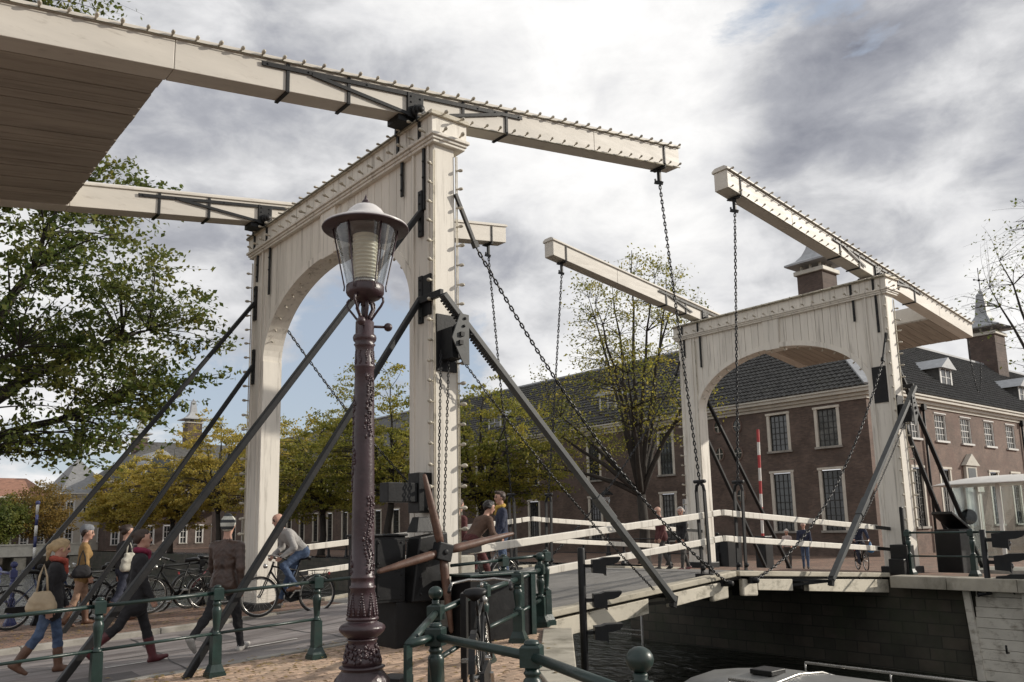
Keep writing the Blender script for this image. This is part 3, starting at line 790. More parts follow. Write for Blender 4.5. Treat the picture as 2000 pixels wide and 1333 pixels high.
# --- the two leaves of the deck
def leaf(x0, s, label, root):
    T = thing('bridge_leaf', label, 'bridge leaf', (x0, 0, 0))
    E0, E1 = root, 6.70
    zd = lambda d: zg(x0 + s * d) if s > 0 else zg(x0 - d)
    za, zb = zd(E0), zd(E1 - .01)
    zz = lambda d: za + (zb - za) * (d - E0) / (E1 - E0)
    def slab(b, d0, d1, y0, y1, t0, t1, u0=None, u1=None):
        """t: top offset, u: bottom offset (may differ at both ends)"""
        u0 = t1 if u0 is None else u0; u1 = t1 if u1 is None else u1
        vs = []
        for d, bo in ((d0, u0), (d1, u1)):
            vs += [(s * d, y0, zz(d) + bo), (s * d, y1, zz(d) + bo), (s * d, y1, zz(d) + t0), (s * d, y0, zz(d) + t0)]
        fs = [(0, 1, 2, 3), (7, 6, 5, 4), (0, 4, 5, 1), (1, 5, 6, 2), (2, 6, 7, 3), (3, 7, 4, 0)]
        b.add(vs, fs if s < 0 else [f[::-1] for f in fs])
    b = MB(); slab(b, E0, E1, .42, 6.08, 0, -.10); b.build('road_deck', DECK, T)
    for (y0, y1) in ((.16, .40), (6.10, 6.34)):
        b = MB(); slab(b, E0, E1, y0, y1, .05, -.05); b.build('edge_timber', WOOD_EDGE, T, bev=0.015)
    for (y0, y1) in ((.22, .34), (6.16, 6.28)):
        for (d0, d1) in ((E0, 4.28), (4.86, 6.05)):
            ud = lambda d: -.40 + .10 * (d - E0) / (E1 - E0)
            b = MB(); slab(b, d0, d1, y0, y1, -.10, 0, ud(d0), ud(d1)); b.build('side_girder', WHITE_DIRTY, T, bev=0.01)
        b = MB(); slab(b, 6.05, 6.52, y0 + .005, y1 - .005, -.10, 0, -.42, -.42); b.build('end_girder', WHITE_DIRTY, T, bev=0.03)
    b = MB()
    for y in (1.4, 2.6, 3.9, 5.1): slab(b, E0, E1 - .1, y - .08, y + .08, -.10, -.36)
    for d in (1.6, 2.9, 4.2, 5.5): slab(b, d, d + .14, .35, 6.15, -.104, -.30)
    slab(b, E0 + .02, E1, .36, 6.14, -.102, -.13)
    b.build('under_frame', UNDER, T)
    # outrigger for the rack bar
    b = MB()
    p = Vector((s * 4.30, -.30, zz(4.3) - .12))
    for d, dz in ((4.30, -.20), (4.84, -.22), (4.84, -.12)): b.bar((s * d, .30, zz(d) + dz), p, .05, .05)
    b.sphere(p, .06, 8, 5); b.bar(p + Vector((-.03, 0, -.09)), p + Vector((.03, 0, .09)), .1, .08, (1, 0, 0))
    b.build('outrigger', IRON, T)
    # white handrails
    for yr, side in ((.46, 'near'), (6.04, 'far')):
        for h in (1.13, .64):
            b = MB()
            b.bar((s * .75, yr, zz(.75) + h - .04), (s * 6.42, yr, zz(6.42) + h), .075, .115)
            b.bar((s * 6.45, yr, zz(6.45) + h + .006), (s * 6.70, yr, zz(6.7) + h + .008), .075, .11)
            b.build('handrail', WHITE, T, bev=0.01)
            b = MB(); b.bar((s * .2, yr, zz(.4) + h - .06), (s * .9, yr, zz(.9) + h - .035), .02, .07); b.bar((s * .2, yr - .05, zz(.4) + h - .06), (s * .9, yr - .05, zz(.9) + h - .035), .02, .08); b.build('rail_plate', IRON, T)
        # hanger stirrup
        b = MB(); d = 6.20
        for yy in (yr - .09, yr + .09):
            b.bar((s * d, yy, zz(d) - .05), (s * (d - .05), yy, zz(d) + 1.60), .075, .03, (0, 1, 0))
            b.sphere((s * d, yy - .02, zz(d) + .16), .05, 8, 5)
        b.tube([(s * (d - .05), yr - .09, zz(d) + 1.58), (s * (d - .055), yr - .075, zz(d) + 1.68), (s * (d - .055), yr, zz(d) + 1.74), (s * (d - .055), yr + .075, zz(d) + 1.68), (s * (d - .05), yr + .09, zz(d) + 1.58)], .032, 8)
        b.lathe([(.035, -.13), (.035, .13)], 8, (s * (d - .055), yr, zz(d) + 1.76), axis='y')
        b.bx(s * d - .09, s * d + .09, yr - .20, yr + .2, zz(d) - .42, zz(d) + .06)
        b.build('hanger', IRON, T, bev=0.004)
        b = MB(); y_ = yr - .36 if side == 'near' else yr + .36
        b.lathe([(.03, -.1), (.05, -.09), (.06, 0), (.05, .09), (.03, .1)], 8, (s * 6.35, y_, zz(6.3) - .12), axis='y'); b.bar((s * 6.2, yr, zz(6.2) - .1), (s * 6.4, y_, zz(6.3) - .12), .08, .12)
        b.build('chain_anchor', IRON, T)
    return T, zz
leaf1, zz1 = leaf(0.0, 1, 'drawbridge leaf with white handrails on the near bank side of the canal', 1.31)
leaf2, zz2 = leaf(LX, -1, 'drawbridge leaf with white handrails on the far bank side of the canal', 0.92)

# --- chains, link by link
def link_mesh(L, w, r, name='link'):
    b = MB(); pts = []
    hl, hw = L / 2 - w / 2, w / 2 - r
    for k in range(5):
        t = -math.pi / 2 + math.pi * k / 4
        pts.append((hw * math.sin(t), 0, hl + hw * math.cos(t)) if False else (hw * math.sin(t), 0, hl + hw * math.cos(t)))
    pts = [(-hw, 0, -hl), (-hw, 0, hl), (-hw * .7, 0, hl + hw * .7), (0, 0, hl + hw), (hw * .7, 0, hl + hw * .7), (hw, 0, hl), (hw, 0, -hl), (hw * .7, 0, -hl - hw * .7), (0, 0, -hl - hw), (-hw * .7, 0, -hl - hw * .7)]
    b.tube(pts, r, 5, closed=True)
    return b.mesh(name, CHAIN)
LINK_A = link_mesh(.112, .062, .0125)
LINK_B = link_mesh(.066, .040, .008)
def chain(label, pts, me, pitch, group=None, top_rod=None):
    pts = [Vector(p) for p in pts]
    T = thing('chain', label, 'chain', pts[-1], 0, group)
    base = pts[-1]
    seg = [(pts[i + 1] - pts[i]).length for i in range(len(pts) - 1)]
    tot = sum(seg); n = max(int(tot / pitch), 1)
    for k in range(n):
        t = (k + .5) * tot / n; i = 0
        while t > seg[i] and i < len(seg) - 1: t -= seg[i]; i += 1
        p = pts[i].lerp(pts[i + 1], t / seg[i]); d = (pts[i + 1] - pts[i]).normalized()
        q = d.to_track_quat('Z', 'Y') @ Quaternion((0, 0, 1), math.pi / 4 + (math.pi / 2 if k % 2 else 0) + random.uniform(-.2, .2))
        inst('link', me, T, p - base, q)
    if top_rod:
        b = MB(); a, c = Vector(top_rod[0]) - base, Vector(top_rod[1]) - base
        b.bar(a, c, .045, .06); b.bar(c + (a - c) * .12, c, .075, .09); b.build('top_rod', IRON, T, bev=0.006)
    return T
def sag(a, c, s, n=24):
    a, c = Vector(a), Vector(c)
    return [a.lerp(c, i / n) - Vector((0, 0, s * 4 * (i / n) * (1 - i / n))) for i in range(n + 1)]
for (s, x0, zz, nm) in ((1, 0.0, zz1, 'near'), (-1, LX, zz2, 'far')):
    for (yr, bi, sd) in ((.46, 0, 'n'), (6.04, 1, 'f')):
        ym = (YB[bi][0] + YB[bi][1]) / 2
        top = (x0 + s * 5.52, ym, 7.893 + .142 * 5.52 - .30); bot = (x0 + s * 6.145, yr, zz(6.2) + 1.78)
        lab = {(1, 'n'): 'iron chain from the tip of the nearest balance beam to the bridge railing', (1, 'f'): 'iron chain hanging from the short beam tip beside the near portal post',
               (-1, 'n'): 'iron chain from the tip of the beam on the right to the bridge railing', (-1, 'f'): 'iron chain from the low beam tip in front of the sparse tree'}[(s, sd)]
        chain(lab, sag(top, bot, .05, 8), LINK_A, .074, 'hanger chains of the drawbridge')
P0 = (0.56, -.02, 5.86)
chain('long sloping chain from the nearest portal post down to the bridge middle', sag(P0, (6.35, .10, zz1(6.3) - .12), .55), LINK_A, .078, 'sloping raising chains', ((.17, -.04, 6.6), P0))
P0 = (0.55, 6.50, 5.95)
chain('sloping chain from the far post of the near portal, left of the lamp', sag(P0, (6.35, 6.40, zz1(6.3) - .12), .45), LINK_A, .078, 'sloping raising chains', ((.17, 6.52, 6.6), P0))
P0 = (LX - .52, .05, 5.55)
chain('drooping chain from the right portal post to the bridge middle', sag(P0, (LX - 6.35, .10, zz2(6.3) - .12), .85), LINK_A, .078, 'sloping raising chains', ((LX - .2, .05, 6.3), P0))
P0 = (LX - .45, 6.45, 6.2)
chain('sloping chain from the left post of the far portal, in front of the tree', sag(P0, (LX - 6.35, 6.40, zz2(6.3) - .12), .5), LINK_A, .078, 'sloping raising chains', ((LX - .15, 6.5, 6.7), P0))
chain('thin chain running beside the grey rack bar to the leaf', sag((.16, -.22, 4.05), (3.9, -.24, .72), .12, 10), LINK_B, .046, 'thin operating chains')
chain('thin chain running beside the rack bar of the far portal', sag((LX - .16, -.22, 4.15), (LX - 3.9, -.24, .82), .12, 10), LINK_B, .046, 'thin operating chains')
chain('left of two thin hand chains hanging above the winch', sag((-.16, -.12, 4.2), (-.26, -.16, 1.70), -.0, 4), LINK_B, .046, 'winch hand chains')
chain('right of two thin hand chains hanging above the winch', sag((-.04, -.14, 4.2), (-.17, -.17, 1.70), -.0, 4), LINK_B, .046, 'winch hand chains')
chain('thin hand chain hanging on the outer side of the far portal post', sag((LX + .24, -.10, 4.4), (LX + .30, -.12, 1.5), 0, 4), LINK_B, .046, 'winch hand chains')
chain('chain loop hanging below the rear of the far balance beam', [Vector((LX + 5.75, .45, 7.0 + 0)), Vector((LX + 5.75, .45, 6.3))] + sag((LX + 5.75, .45, 6.3), (LX + 6.05, .3, 6.3), .9, 12), LINK_B, .046, None)

# --- rack bars with their guide boxes on the portal posts
def rack(x0, s, zz, label):
    T = thing('rack_bar', label, 'rack bar', (x0, 0, 0))
    a, c = Vector((-s * .25, -.30, 4.95)), Vector((s * 4.30, -.30, zz(4.3) - .10))
    b = MB(); b.bar(a, c, .075, .12, (0, 1, 0)); b.build('bar', STEEL, T, bev=0.006)
    d = (c - a).normalized(); up = Vector((0, -1, 0)).cross(d) * s
    b = MB()
    for k in range(26): b.bar(a + d * (.06 + k * .05) - up * .06, a + d * (.06 + k * .05) - up * .09, .03, .05, (0, 1, 0))
    b.build('teeth', IRON, T)
    b = MB(); q = a + d * 3.95; b.bar(q, q + d * .5, .10, .15, (0, 1, 0)); b.bar(q + d * .55, c, .085, .13, (0, 1, 0)); b.build('end_shoe', STEEL, T, bev=0.006)
    # guide plate on the post
    poly = [(-.02, .40), (.13, .39), (.13, -.32), (.03, -.32), (-.16, .04)]
    if s < 0: poly = [(-x, y) for x, y in poly][::-1]
    b = MB(); b.prism(poly, .02, MX((1, 0, 0), (0, 0, 1), (0, -1, 0), (0, -.37, 4.30))); gp = b.build('guide_plate', STEEL, T, bev=0.004)
    for (x, z) in ((.06, .33), (.04, .22)):
        b = MB(); b.sphere((s * x, -.395, 4.30 + z), .022, 8, 4); b.build('plate_bolt', IRON, gp)
    for (x, z) in ((.0, .1), (-.02, -.02)):
        b = MB(); b.bx(s * x - .03, s * x + .03, -.42, -.371, 4.27 + z, 4.33 + z); b.build('plate_nut', IRON, gp)
    b = MB(); b.tube([(s * .13, -.38, 4.42), (s * .2, -.38, 4.42)], .012, 6); b.sphere((s * .205, -.38, 4.42), .022, 8, 4); b.build('plate_pin', IRON, gp)
    b = MB(); b.bx(-.17, .17, -.035, -.012, 3.93, 4.75); b.bx(-.10, .10, -.30, -.03, 4.08, 4.52); b.build('gear_box', IRON, T, bev=0.006)
    b = MB(); b.bx(-.22, -.19, .05, .30, 4.75, 5.35) if s > 0 else b.bx(-.22, -.19, .15, .50, 4.6, 5.5); b.bar((-s * .25, -.28, 4.98), (-s * .25, .30, 4.98), .06, .10); b.build('bracket', IRON, T, bev=0.006)
    return T
rack1 = rack(0.0, 1, zz1, 'grey steel rack bar sloping from the nearest portal post to the leaf')
rack2 = rack(LX, -1, zz2, 'dark steel rack bar sloping from the right portal post to the leaf')
# ============================================================ buildings
WALLB_X = brick_mat('old_brick_west_shaded', (0.150, 0.104, 0.082), (0.098, 0.070, 0.057), (0.125, 0.105, 0.09), 2.6, 'yz', 0.55, 0.17, bump=0.3, ms=0.012, patch=(0.095, 0.074, 0.062))  # darker copy of the almshouse brick, shade of the west side in its colour
WALLB_Y = brick_mat('old_brick_south_sunlit', (0.20, 0.13, 0.10), (0.145, 0.098, 0.077), (0.20, 0.165, 0.14), 2.6, 'xz', 0.55, 0.17, bump=0.3, ms=0.014, patch=(0.14, 0.085, 0.068))  # same brick and mortar lightened, sunlight of the south side in the colour
CORNICE = mat('cornice_paint', (0.55, 0.52, 0.45), 0.6, 0.1, 1.5, bump=0.1, stain=(0.30, 0.27, 0.22), stain_amt=0.5, stain_s=2)
TRIM = mat('window_paint', (0.60, 0.56, 0.48), 0.6, 0.12, 2)
SASH = mat('sash_dark', (0.035, 0.035, 0.033), 0.5, 0.2, 4)
SASH_W = mat('sash_white', (0.62, 0.61, 0.58), 0.5, 0.1, 4)
GLASSW = mat('window_glass', (0.022, 0.025, 0.026), 0.06, 0.6, 0.9, spec=0.9, ov=.5)
GLASS_CURT = mat('window_glass_curtain', (0.075, 0.075, 0.07), 0.08, 0.8, 1.4, spec=0.7)
ROOFT = mat('roof_tiles', (0.080, 0.078, 0.074), 0.75, 0.5, 3.5, bump=0.4, bs=30, stain=(0.10, 0.10, 0.08), stain_amt=0.5, stain_s=0.8)
LEAD = mat('lead', (0.36, 0.37, 0.38), 0.5, 0.15, 3)
CHIMB = brick_mat('chimney_brick', (0.12, 0.082, 0.066), (0.085, 0.06, 0.05), (0.12, 0.10, 0.085), 2.6, 'yz', 0.55, 0.17, bump=0.3, ms=0.012)

def wall(par, name, o, u, n, W, z0, z1, holes, m, rev=0.14):
    """wall sheet with rectangular openings; o: foot point, u: along, n: outward. holes: (u0, u1, z0, z1)"""
    o, u, n = Vector(o), Vector(u), Vector(n)
    us = sorted({0, W, *[h[0] for h in holes], *[h[1] for h in holes]}); zs = sorted({z0, z1, *[h[2] for h in holes], *[h[3] for h in holes]})
    b = MB(); flip = u.cross(Vector((0, 0, 1))).dot(n) < 0
    P = lambda a, z, d=0: o + u * a + Vector((0, 0, z)) - n * d
    def quad(a, c, d, e): b.add([a, c, d, e], [(3, 2, 1, 0) if flip else (0, 1, 2, 3)])
    for i in range(len(us) - 1):
        for j in range(len(zs) - 1):
            ca, cz = (us[i] + us[i + 1]) / 2, (zs[j] + zs[j + 1]) / 2
            if any(h[0] < ca < h[1] and h[2] < cz < h[3] for h in holes): continue
            quad(P(us[i], zs[j]), P(us[i + 1], zs[j]), P(us[i + 1], zs[j + 1]), P(us[i], zs[j + 1]))
    for (a, c, s, t) in holes:
        quad(P(a, s), P(a, s, rev), P(c, s, rev), P(c, s)); quad(P(a, t, rev), P(a, t), P(c, t), P(c, t, rev))
        quad(P(a, s), P(a, t), P(a, t, rev), P(a, s, rev)); quad(P(c, s, rev), P(c, t, rev), P(c, t), P(c, s))
    return b.build(name, m, par)
def window(par, o, u, n, h, nx, ny, trim=TRIM, sash=SASH, glass=GLASSW, surround=True, rev=0.14, sill=True, mid=True, bw=0.035):
    o, u, n = Vector(o), Vector(u), Vector(n); a, c, s, t = h; up = Vector((0, 0, 1))
    P = lambda x, z, d=0: o + u * x + up * z + n * d
    fr = MB(); w = 0.13
    def bx(b, x0, x1, za, zb, d0, d1):
        pts = [P(x, z, d) for d in (d0, d1) for z in (za, zb) for x in (x0, x1)]
        b.add(pts, [(0, 2, 3, 1), (4, 5, 7, 6), (0, 1, 5, 4), (2, 6, 7, 3), (0, 4, 6, 2), (1, 3, 7, 5)])
    if surround:
        bx(fr, a - w * .35, a + w, s, t, -.10, .03); bx(fr, c - w, c + w * .35, s, t, -.10, .03)
        bx(fr, a - w * .7, c + w * .7, t - .02, t + .11, -.10, .07)
    else:
        bx(fr, a, a + .06, s, t, -.10, -.02); bx(fr, c - .06, c, s, t, -.10, -.02); bx(fr, a, c, t - .06, t, -.098, -.022)
        bx(fr, a - .05, c + .05, t, t + .07, -.05, .05)
    f = fr.build('window', trim, par)
    e = w if surround else .06
    if sill:
        b = MB(); bx(b, a - .10, c + .10, s - .12, s, -.05, .12); b.build('sill', trim if not surround else KERB, f)
    b = MB(); bx(b, a + e, c - e, s + .0, t - e * .7, -.128, -.118); b.build('glass', glass, f)
    b = MB(); x0, x1, za, zb = a + e, c - e, s, t - e * .7
    for i in range(nx + 1):
        xx = x0 + (x1 - x0) * i / nx; k = bw * (1.5 if i in (0, nx) else 1)
        bx(b, xx - k / 2, xx + k / 2, za, zb, -.116, -.085)
    for j in range(ny + 1):
        z_ = za + (zb - za) * j / ny; k = bw * (1.6 if j in (0, ny) or (mid and j == ny // 2) else 1)
        bx(b, x0, x1, z_ - k / 2, z_ + k / 2, -.1155, -.088)
    b.build('glazing_bars', sash, f)
    return f
def tiles(par, name, corners, nx, ny, m, amp=.045):
    """pantile sheet over a roof slope: corners eave-left, eave-right, ridge-right, ridge-left"""
    A, Bc, Cc, Dd = [Vector(p) for p in corners]
    nrm = (Bc - A).cross(Dd - A).normalized()
    b = MB(); vs = []; fs = []; W = nx * 4 + 1
    for j in range(ny):
        for e in (0, 1):
            v = (j + e) / ny
            l, r = A.lerp(Dd, v), Bc.lerp(Cc, v)
            for i in range(W):
                t = i / (W - 1)
                vs.append(l.lerp(r, t) + nrm * (amp * math.sin(i * math.pi / 2) + (.06 if e == 0 else .0)))
    for j in range(ny):
        for i in range(W - 1):
            a = 2 * j * W + i; fs.append((a, a + 1, a + W + 1, a + W))
        if j < ny - 1:
            for i in range(W - 1):
                a = (2 * j + 1) * W + i; fs.append((a, a + 1, a + W + 1, a + W))
    b.add(vs, fs); o = b.build(name, m, par); o['kind'] = 'stuff'
    return o
def chimney(par, c, w, z0, z1, z2, cross=False, lead=LEAD, wy=None):
    x, y = c; wy = wy or w
    b = MB(); b.bx(x - w / 2, x + w / 2, y - wy / 2, y + wy / 2, z0, z1); ch = b.build('chimney', CHIMB, par)
    b = MB(); k = w / 2
    b.bx(x - k - .16, x + k + .16, y - wy / 2 - .16, y + wy / 2 + .16, z1, z1 + .28); b.build('chimney_cornice', CORNICE, ch, bev=.04)
    b = MB()
    for sx in (-1, 0, 1):
        for sy in (-1, 0, 1):
            if sx or sy: b.bx(x + sx * k * .75 - .07, x + sx * k * .75 + .07, y + sy * wy * .37 - .07, y + sy * wy * .37 + .07, z1 + .28, z1 + .75)
    b.build('cap_pillars', CORNICE, ch)
    b = MB(); vs = []; prof = [(k * 1.62, .62), (k * 1.62, .74), (k * 1.05, .98), (k * .70, 1.35), (k * .45, 1.85), (k * .27, z2 - z1 - .25), (k * .30, z2 - z1 - .2), (k * .18, z2 - z1)]
    for r, z in prof:
        for sx, sy in ((-1, -1), (1, -1), (1, 1), (-1, 1)): vs.append((x + sx * r, y + sy * r * wy / w, z1 + z))
    fs = [(3, 2, 1, 0)]
    for i in range(len(prof) - 1):
        for j in range(4): fs.append((4 * i + j, 4 * i + (j + 1) % 4, 4 * i + 4 + (j + 1) % 4, 4 * i + 4 + j))
    fs.append(tuple(4 * (len(prof) - 1) + j for j in range(4)))
    b.add(vs, fs); cap = b.build('chimney_cap', lead, ch)
    b = MB(); b.sphere((x, y, z2 + .12), .17, 10, 6); b.build('finial', lead, ch)
    if cross:
        b = MB(); b.tube([(x, y, z2 + .1), (x, y, z2 + 2.3)], .035, 6); b.tube([(x - .5, y + .2, z2 + 1.2), (x + .5, y - .2, z2 + 1.2)], .035, 6)
        for d in (-.5, .5): b.sphere((x + d, y - d * .4, z2 + 1.2), .09, 6, 4)
        b.sphere((x, y, z2 + 1.2), .12, 6, 4); b.build('weather_cross', IRON, ch)
    return ch

# --- the long brick almshouse across the canal
XB, YBD, EV, RG = 36.7, 12.6, 8.55, 14.45
AM = thing('brick_almshouse', 'long two storey brick building with tiled hip roof across the canal', 'building', (0, 0, 0))
GZ = -0.4
wlist = []
ups = [(14.25, 15.70), (17.37, 18.80)]
west = []          # u measured along +y from the corner
for (a, c) in ups: west += [(a - YBD, c - YBD, 5.9, 8.05), (a - YBD, c - YBD, 1.25, 4.62)]
yy = 26.0
while yy < 104:
    west += [(yy - YBD, yy + 1.35 - YBD, 5.05, 7.85), (yy - YBD, yy + 1.35 - YBD, 0.75, 3.80)]
    yy += 6.75 if yy < 44 else 3.4
wall(AM, 'wall', (XB, YBD, 0), (0, 1, 0), (-1, 0, 0), 97, GZ, EV, west, WALLB_X)
for i, h in enumerate(west): window(AM, (XB, YBD, 0), (0, 1, 0), (-1, 0, 0), h, 4, 6 if h[2] > 4 else 8, glass=GLASSW if (i * 7) % 5 else GLASS_CURT)
for (y, z) in ((20.95, 7.67), (22.35, 7.75), (20.98, 6.0), (22.35, 6.05), (20.98, 3.4)):
    b = MB(); M_ = MX((0, -1, 0), (0, 0, 1), (-1, 0, 0), (XB - .002, y, z))
    ring = lambda rx, rz: [(rx * math.cos(2 * math.pi * k / 20), rz * math.sin(2 * math.pi * k / 20)) for k in range(20)]
    o_, i_ = ring(.36, .46), ring(.27, .37)
    vs = [M_ @ Vector((p[0], p[1], .05)) for p in o_ + i_] + [M_ @ Vector((p[0], p[1], 0)) for p in o_ + i_]
    b.add(vs, [(k, (k + 1) % 20, 20 + (k + 1) % 20, 20 + k) for k in range(20)] + [(k, 40 + k, 40 + (k + 1) % 20, (k + 1) % 20) for k in range(20)] + [(20 + k, 20 + (k + 1) % 20, 60 + (k + 1) % 20, 60 + k) for k in range(20)])
    f = b.build('oval_window', WALLB_Y, AM)
    b = MB(); b.prism(ring(.272, .372), .012, M_); b.build('glass', GLASSW, f)
    b = MB(); b.bx(XB - .04, XB - .016, y - .025, y + .025, z - .36, z + .36); b.bx(XB - .042, XB - .018, y - .26, y + .26, z - .02, z + .02); b.build('glazing_bars', TRIM, f)
south = []
ux = [37.55 + 3.62 * k for k in range(12)]
for k, x in enumerate(ux):
    south += [(x - XB, x + 1.55 - XB, 6.42, 8.05)]
    if k != 3: south += [(x - XB, x + 1.5 - XB, 1.35, 4.72)]
wall(AM, 'wall', (XB, YBD, 0), (1, 0, 0), (0, -1, 0), 60, GZ, EV, south, WALLB_Y)
for h in south:
    up = h[2] > 5
    window(AM, (XB, YBD, 0), (1, 0, 0), (0, -1, 0), h, 4, 4 if up else 8, SASH_W if up else TRIM, SASH_W if up else SASH, GLASS_CURT if up else GLASSW, surround=not up and True)
b = MB(); b.bx(XB + 48, XB + 48.1, YBD + .2, YBD + 11, GZ, EV); b.build('end_wall', WALLB_X, AM)
# doorway with pediment
x = 48.0
b = MB(); b.bx(x + .25, x + 1.55, YBD - .05, YBD + .02, GZ, 3.0); door = b.build('door', SASH, AM)
b = MB()
for xx in (x - .15, x + 1.55): b.bx(xx, xx + .4, YBD - .22, YBD - .01, GZ, 3.35)
b.bx(x - .35, x + 2.15, YBD - .34, YBD - .01, 3.35, 3.75); b.bx(x + .1, x + 1.7, YBD - .2, YBD - .012, 3.75, 5.0); b.build('door_surround', CORNICE, door, bev=.03)
b = MB(); b.prism([(x - .15, 5.0), (x + 1.95, 5.0), (x + .9, 5.75)], .3, MX((1, 0, 0), (0, 0, 1), (0, -1, 0), (0, YBD - .012, 0))); b.build('pediment', CORNICE, door)
b = MB(); b.bx(x + .35, x + 1.45, YBD - .215, YBD - .205, 3.9, 4.85); b.build('fanlight', GLASSW, door)
# cornice / gutter
b = MB()
for (o, za, zb) in ((.08, 8.30, 8.48), (.22, 8.48, 8.66), (.42, 8.66, 8.84), (.5, 8.84, 8.95)):
    b.bx(XB - o, XB, YBD - o, YBD + 97, za, zb); b.bx(XB, XB + 48, YBD - o, YBD - .0, za, zb)
b.build('cornice', CORNICE, AM, bev=.02)
# roofs
ov = .45; D = 5.6
roof = MB(); e, r = 8.93, RG
roof.add([(XB - ov, YBD - ov, e), (XB + D, YBD + D, r), (XB + D, 120, r), (XB - ov, 120, e), (XB + 2 * D + ov, 120, e), (XB + 2 * D, YBD + 2 * D, e), (XB + 49, YBD + D, r), (XB + 49, YBD - ov, e), (XB + 49, YBD + 2 * D, e)],
         [(0, 1, 2, 3), (1, 5, 4, 2), (0, 7, 6, 1), (1, 6, 8, 5)])
rf = roof.build('roof', ROOFT, AM)
# tiled sheets with courses over the slopes the photograph shows, split along the hip
def slope_tiles(along, a0, a1, nrows, step):
    """tiles following the slope; along 'y' = west slope, 'x' = south slope; clipped at the hip"""
    b = MB(); wdt = .30
    for j in range(nrows):
        v0, v1 = j / nrows, (j + 1) / nrows
        h0, h1 = ov - ov + (D + ov) * v0 - ov, (D + ov) * v1 - ov
        z0, z1 = e + (r - e) * v0, e + (r - e) * v1
        start = max(a0, (YBD if along == 'y' else XB) + h1)
        n = int((a1 - start) / wdt)
        vs = []; fs = []
        for i in range(n * 3 + 1):
            t = start + i * wdt / 3
            w_ = (0.0, .075, .045)[i % 3]
            for (h, z, lift) in ((h0, z0, .10), (h1, z1, .03)):
                if along == 'y': vs.append((XB + h - .7 * (lift + w_), t, z + .7 * (lift + w_)))
                else: vs.append((t, YBD + h - .7 * (lift + w_), z + .7 * (lift + w_)))
            vs.append((XB + h0 + .01, t, z0 + .0) if along == 'y' else (t, YBD + h0 + .01, z0))
        for i in range(n * 3):
            a = 3 * i
            q = (a, a + 3, a + 4, a + 1); k = (a + 2, a + 5, a + 3, a)
            fs += ([q[::-1], k[::-1]] if along == 'y' else [q, k])
        b.add(vs, fs)
    o = b.build('roof_tiles', ROOFT, rf); o['kind'] = 'stuff'
slope_tiles('y', 12.3, 62, 22, .3); slope_tiles('x', 36.4, 84, 22, .3)
b = MB(); b.bar((XB - ov + .05, YBD - ov + .05, e + .12), (XB + D, YBD + D, r + .16), .42, .10, (0, 0, 1)); b.build('hip_flashing', LEAD, rf)
b = MB(); b.bar((XB + D, YBD + D, r + .1), (XB + D, 120, r + .1), .3, .14); b.bar((XB + D, YBD + D, r + .1), (XB + 49, YBD + D, r + .1), .3, .14); b.build('ridge_tiles', LEAD, rf)
def dormer(x, y, z, axis, w=1.7, h=1.75, deep=3.2):
    u = Vector((0, 1, 0)) if axis == 'y' else Vector((1, 0, 0)); n = Vector((-1, 0, 0)) if axis == 'y' else Vector((0, -1, 0))
    o = Vector((x, y, z))
    P = lambda a, zz, d: o + u * a + Vector((0, 0, zz)) + n * d
    def bx(b, a0, a1, z0, z1, d0, d1):
        pts = [P(a, zz, d) for d in (d0, d1) for zz in (z0, z1) for a in (a0, a1)]
        b.add(pts, [(0, 2, 3, 1), (4, 5, 7, 6), (0, 1, 5, 4), (2, 6, 7, 3), (0, 4, 6, 2), (1, 3, 7, 5)])
    b = MB(); bx(b, -w / 2, w / 2, 0, h, -deep, 0); dm = b.build('dormer', ROOFT, rf)
    b = MB(); bx(b, -w / 2 - .02, -w / 2 + .16, 0, h, 0.0, .05); bx(b, w / 2 - .16, w / 2 + .02, 0, h, 0.0, .05); bx(b, -w / 2, w / 2, -.02, .1, .0, .14); bx(b, -.05, .05, .1, h, .0, .045)
    b.build('dormer_frame', SASH_W, dm)
    b = MB(); bx(b, -w / 2 + .16, w / 2 - .16, .1, h, .0, .015); b.build('glass', GLASS_CURT, dm)
    b = MB(); k = w / 2 + .28
    pts = [P(-k, h, .3), P(k, h, .3), P(0, h + .75, .3), P(-k, h, -deep), P(k, h, -deep), P(0, h + .75, -deep)]
    b.add(pts, [(0, 1, 2), (0, 2, 5, 3), (2, 1, 4, 5), (1, 0, 3, 4)]); b.build('dormer_roof', LEAD, dm)
    b = MB()
    for i in range(4):
        zz = .1 + (h - .1) * i / 3
        bx(b, -w / 2 + .16, w / 2 - .16, zz - .02, zz + .02, .016, .03)
    b.build('glazing_bars', SASH_W, dm)
dormer(37.6, 32.6, 9.5, 'y'); dormer(37.6, 46.0, 9.5, 'y'); dormer(37.6, 59.0, 9.5, 'y')
dormer(49.7, 13.7, 9.7, 'x'); dormer(63, 13.7, 9.7, 'x')
chimney(AM, (41.6, 17.6), 1.75, 13.0, 17.35, 20.2)
chimney(AM, (69.3, 18.1), 2.2, 13.2, 17.0, 20.9, cross=True)
# drain pipes
for (x_, y_) in ((43.2, YBD - .12), (58.4, YBD - .12)):
    b = MB(); b.tube([(x_, y_, GZ), (x_, y_, 8.5)], .075, 8); b.bx(x_ - .16, x_ + .16, y_ - .14, y_ + .1, 8.1, 8.45); b.build('drain_pipe', IRON, AM)
b = MB(); b.tube([(XB - .12, 46.0, GZ), (XB - .12, 46.0, 8.5)], .075, 8); b.build('drain_pipe', IRON, AM)

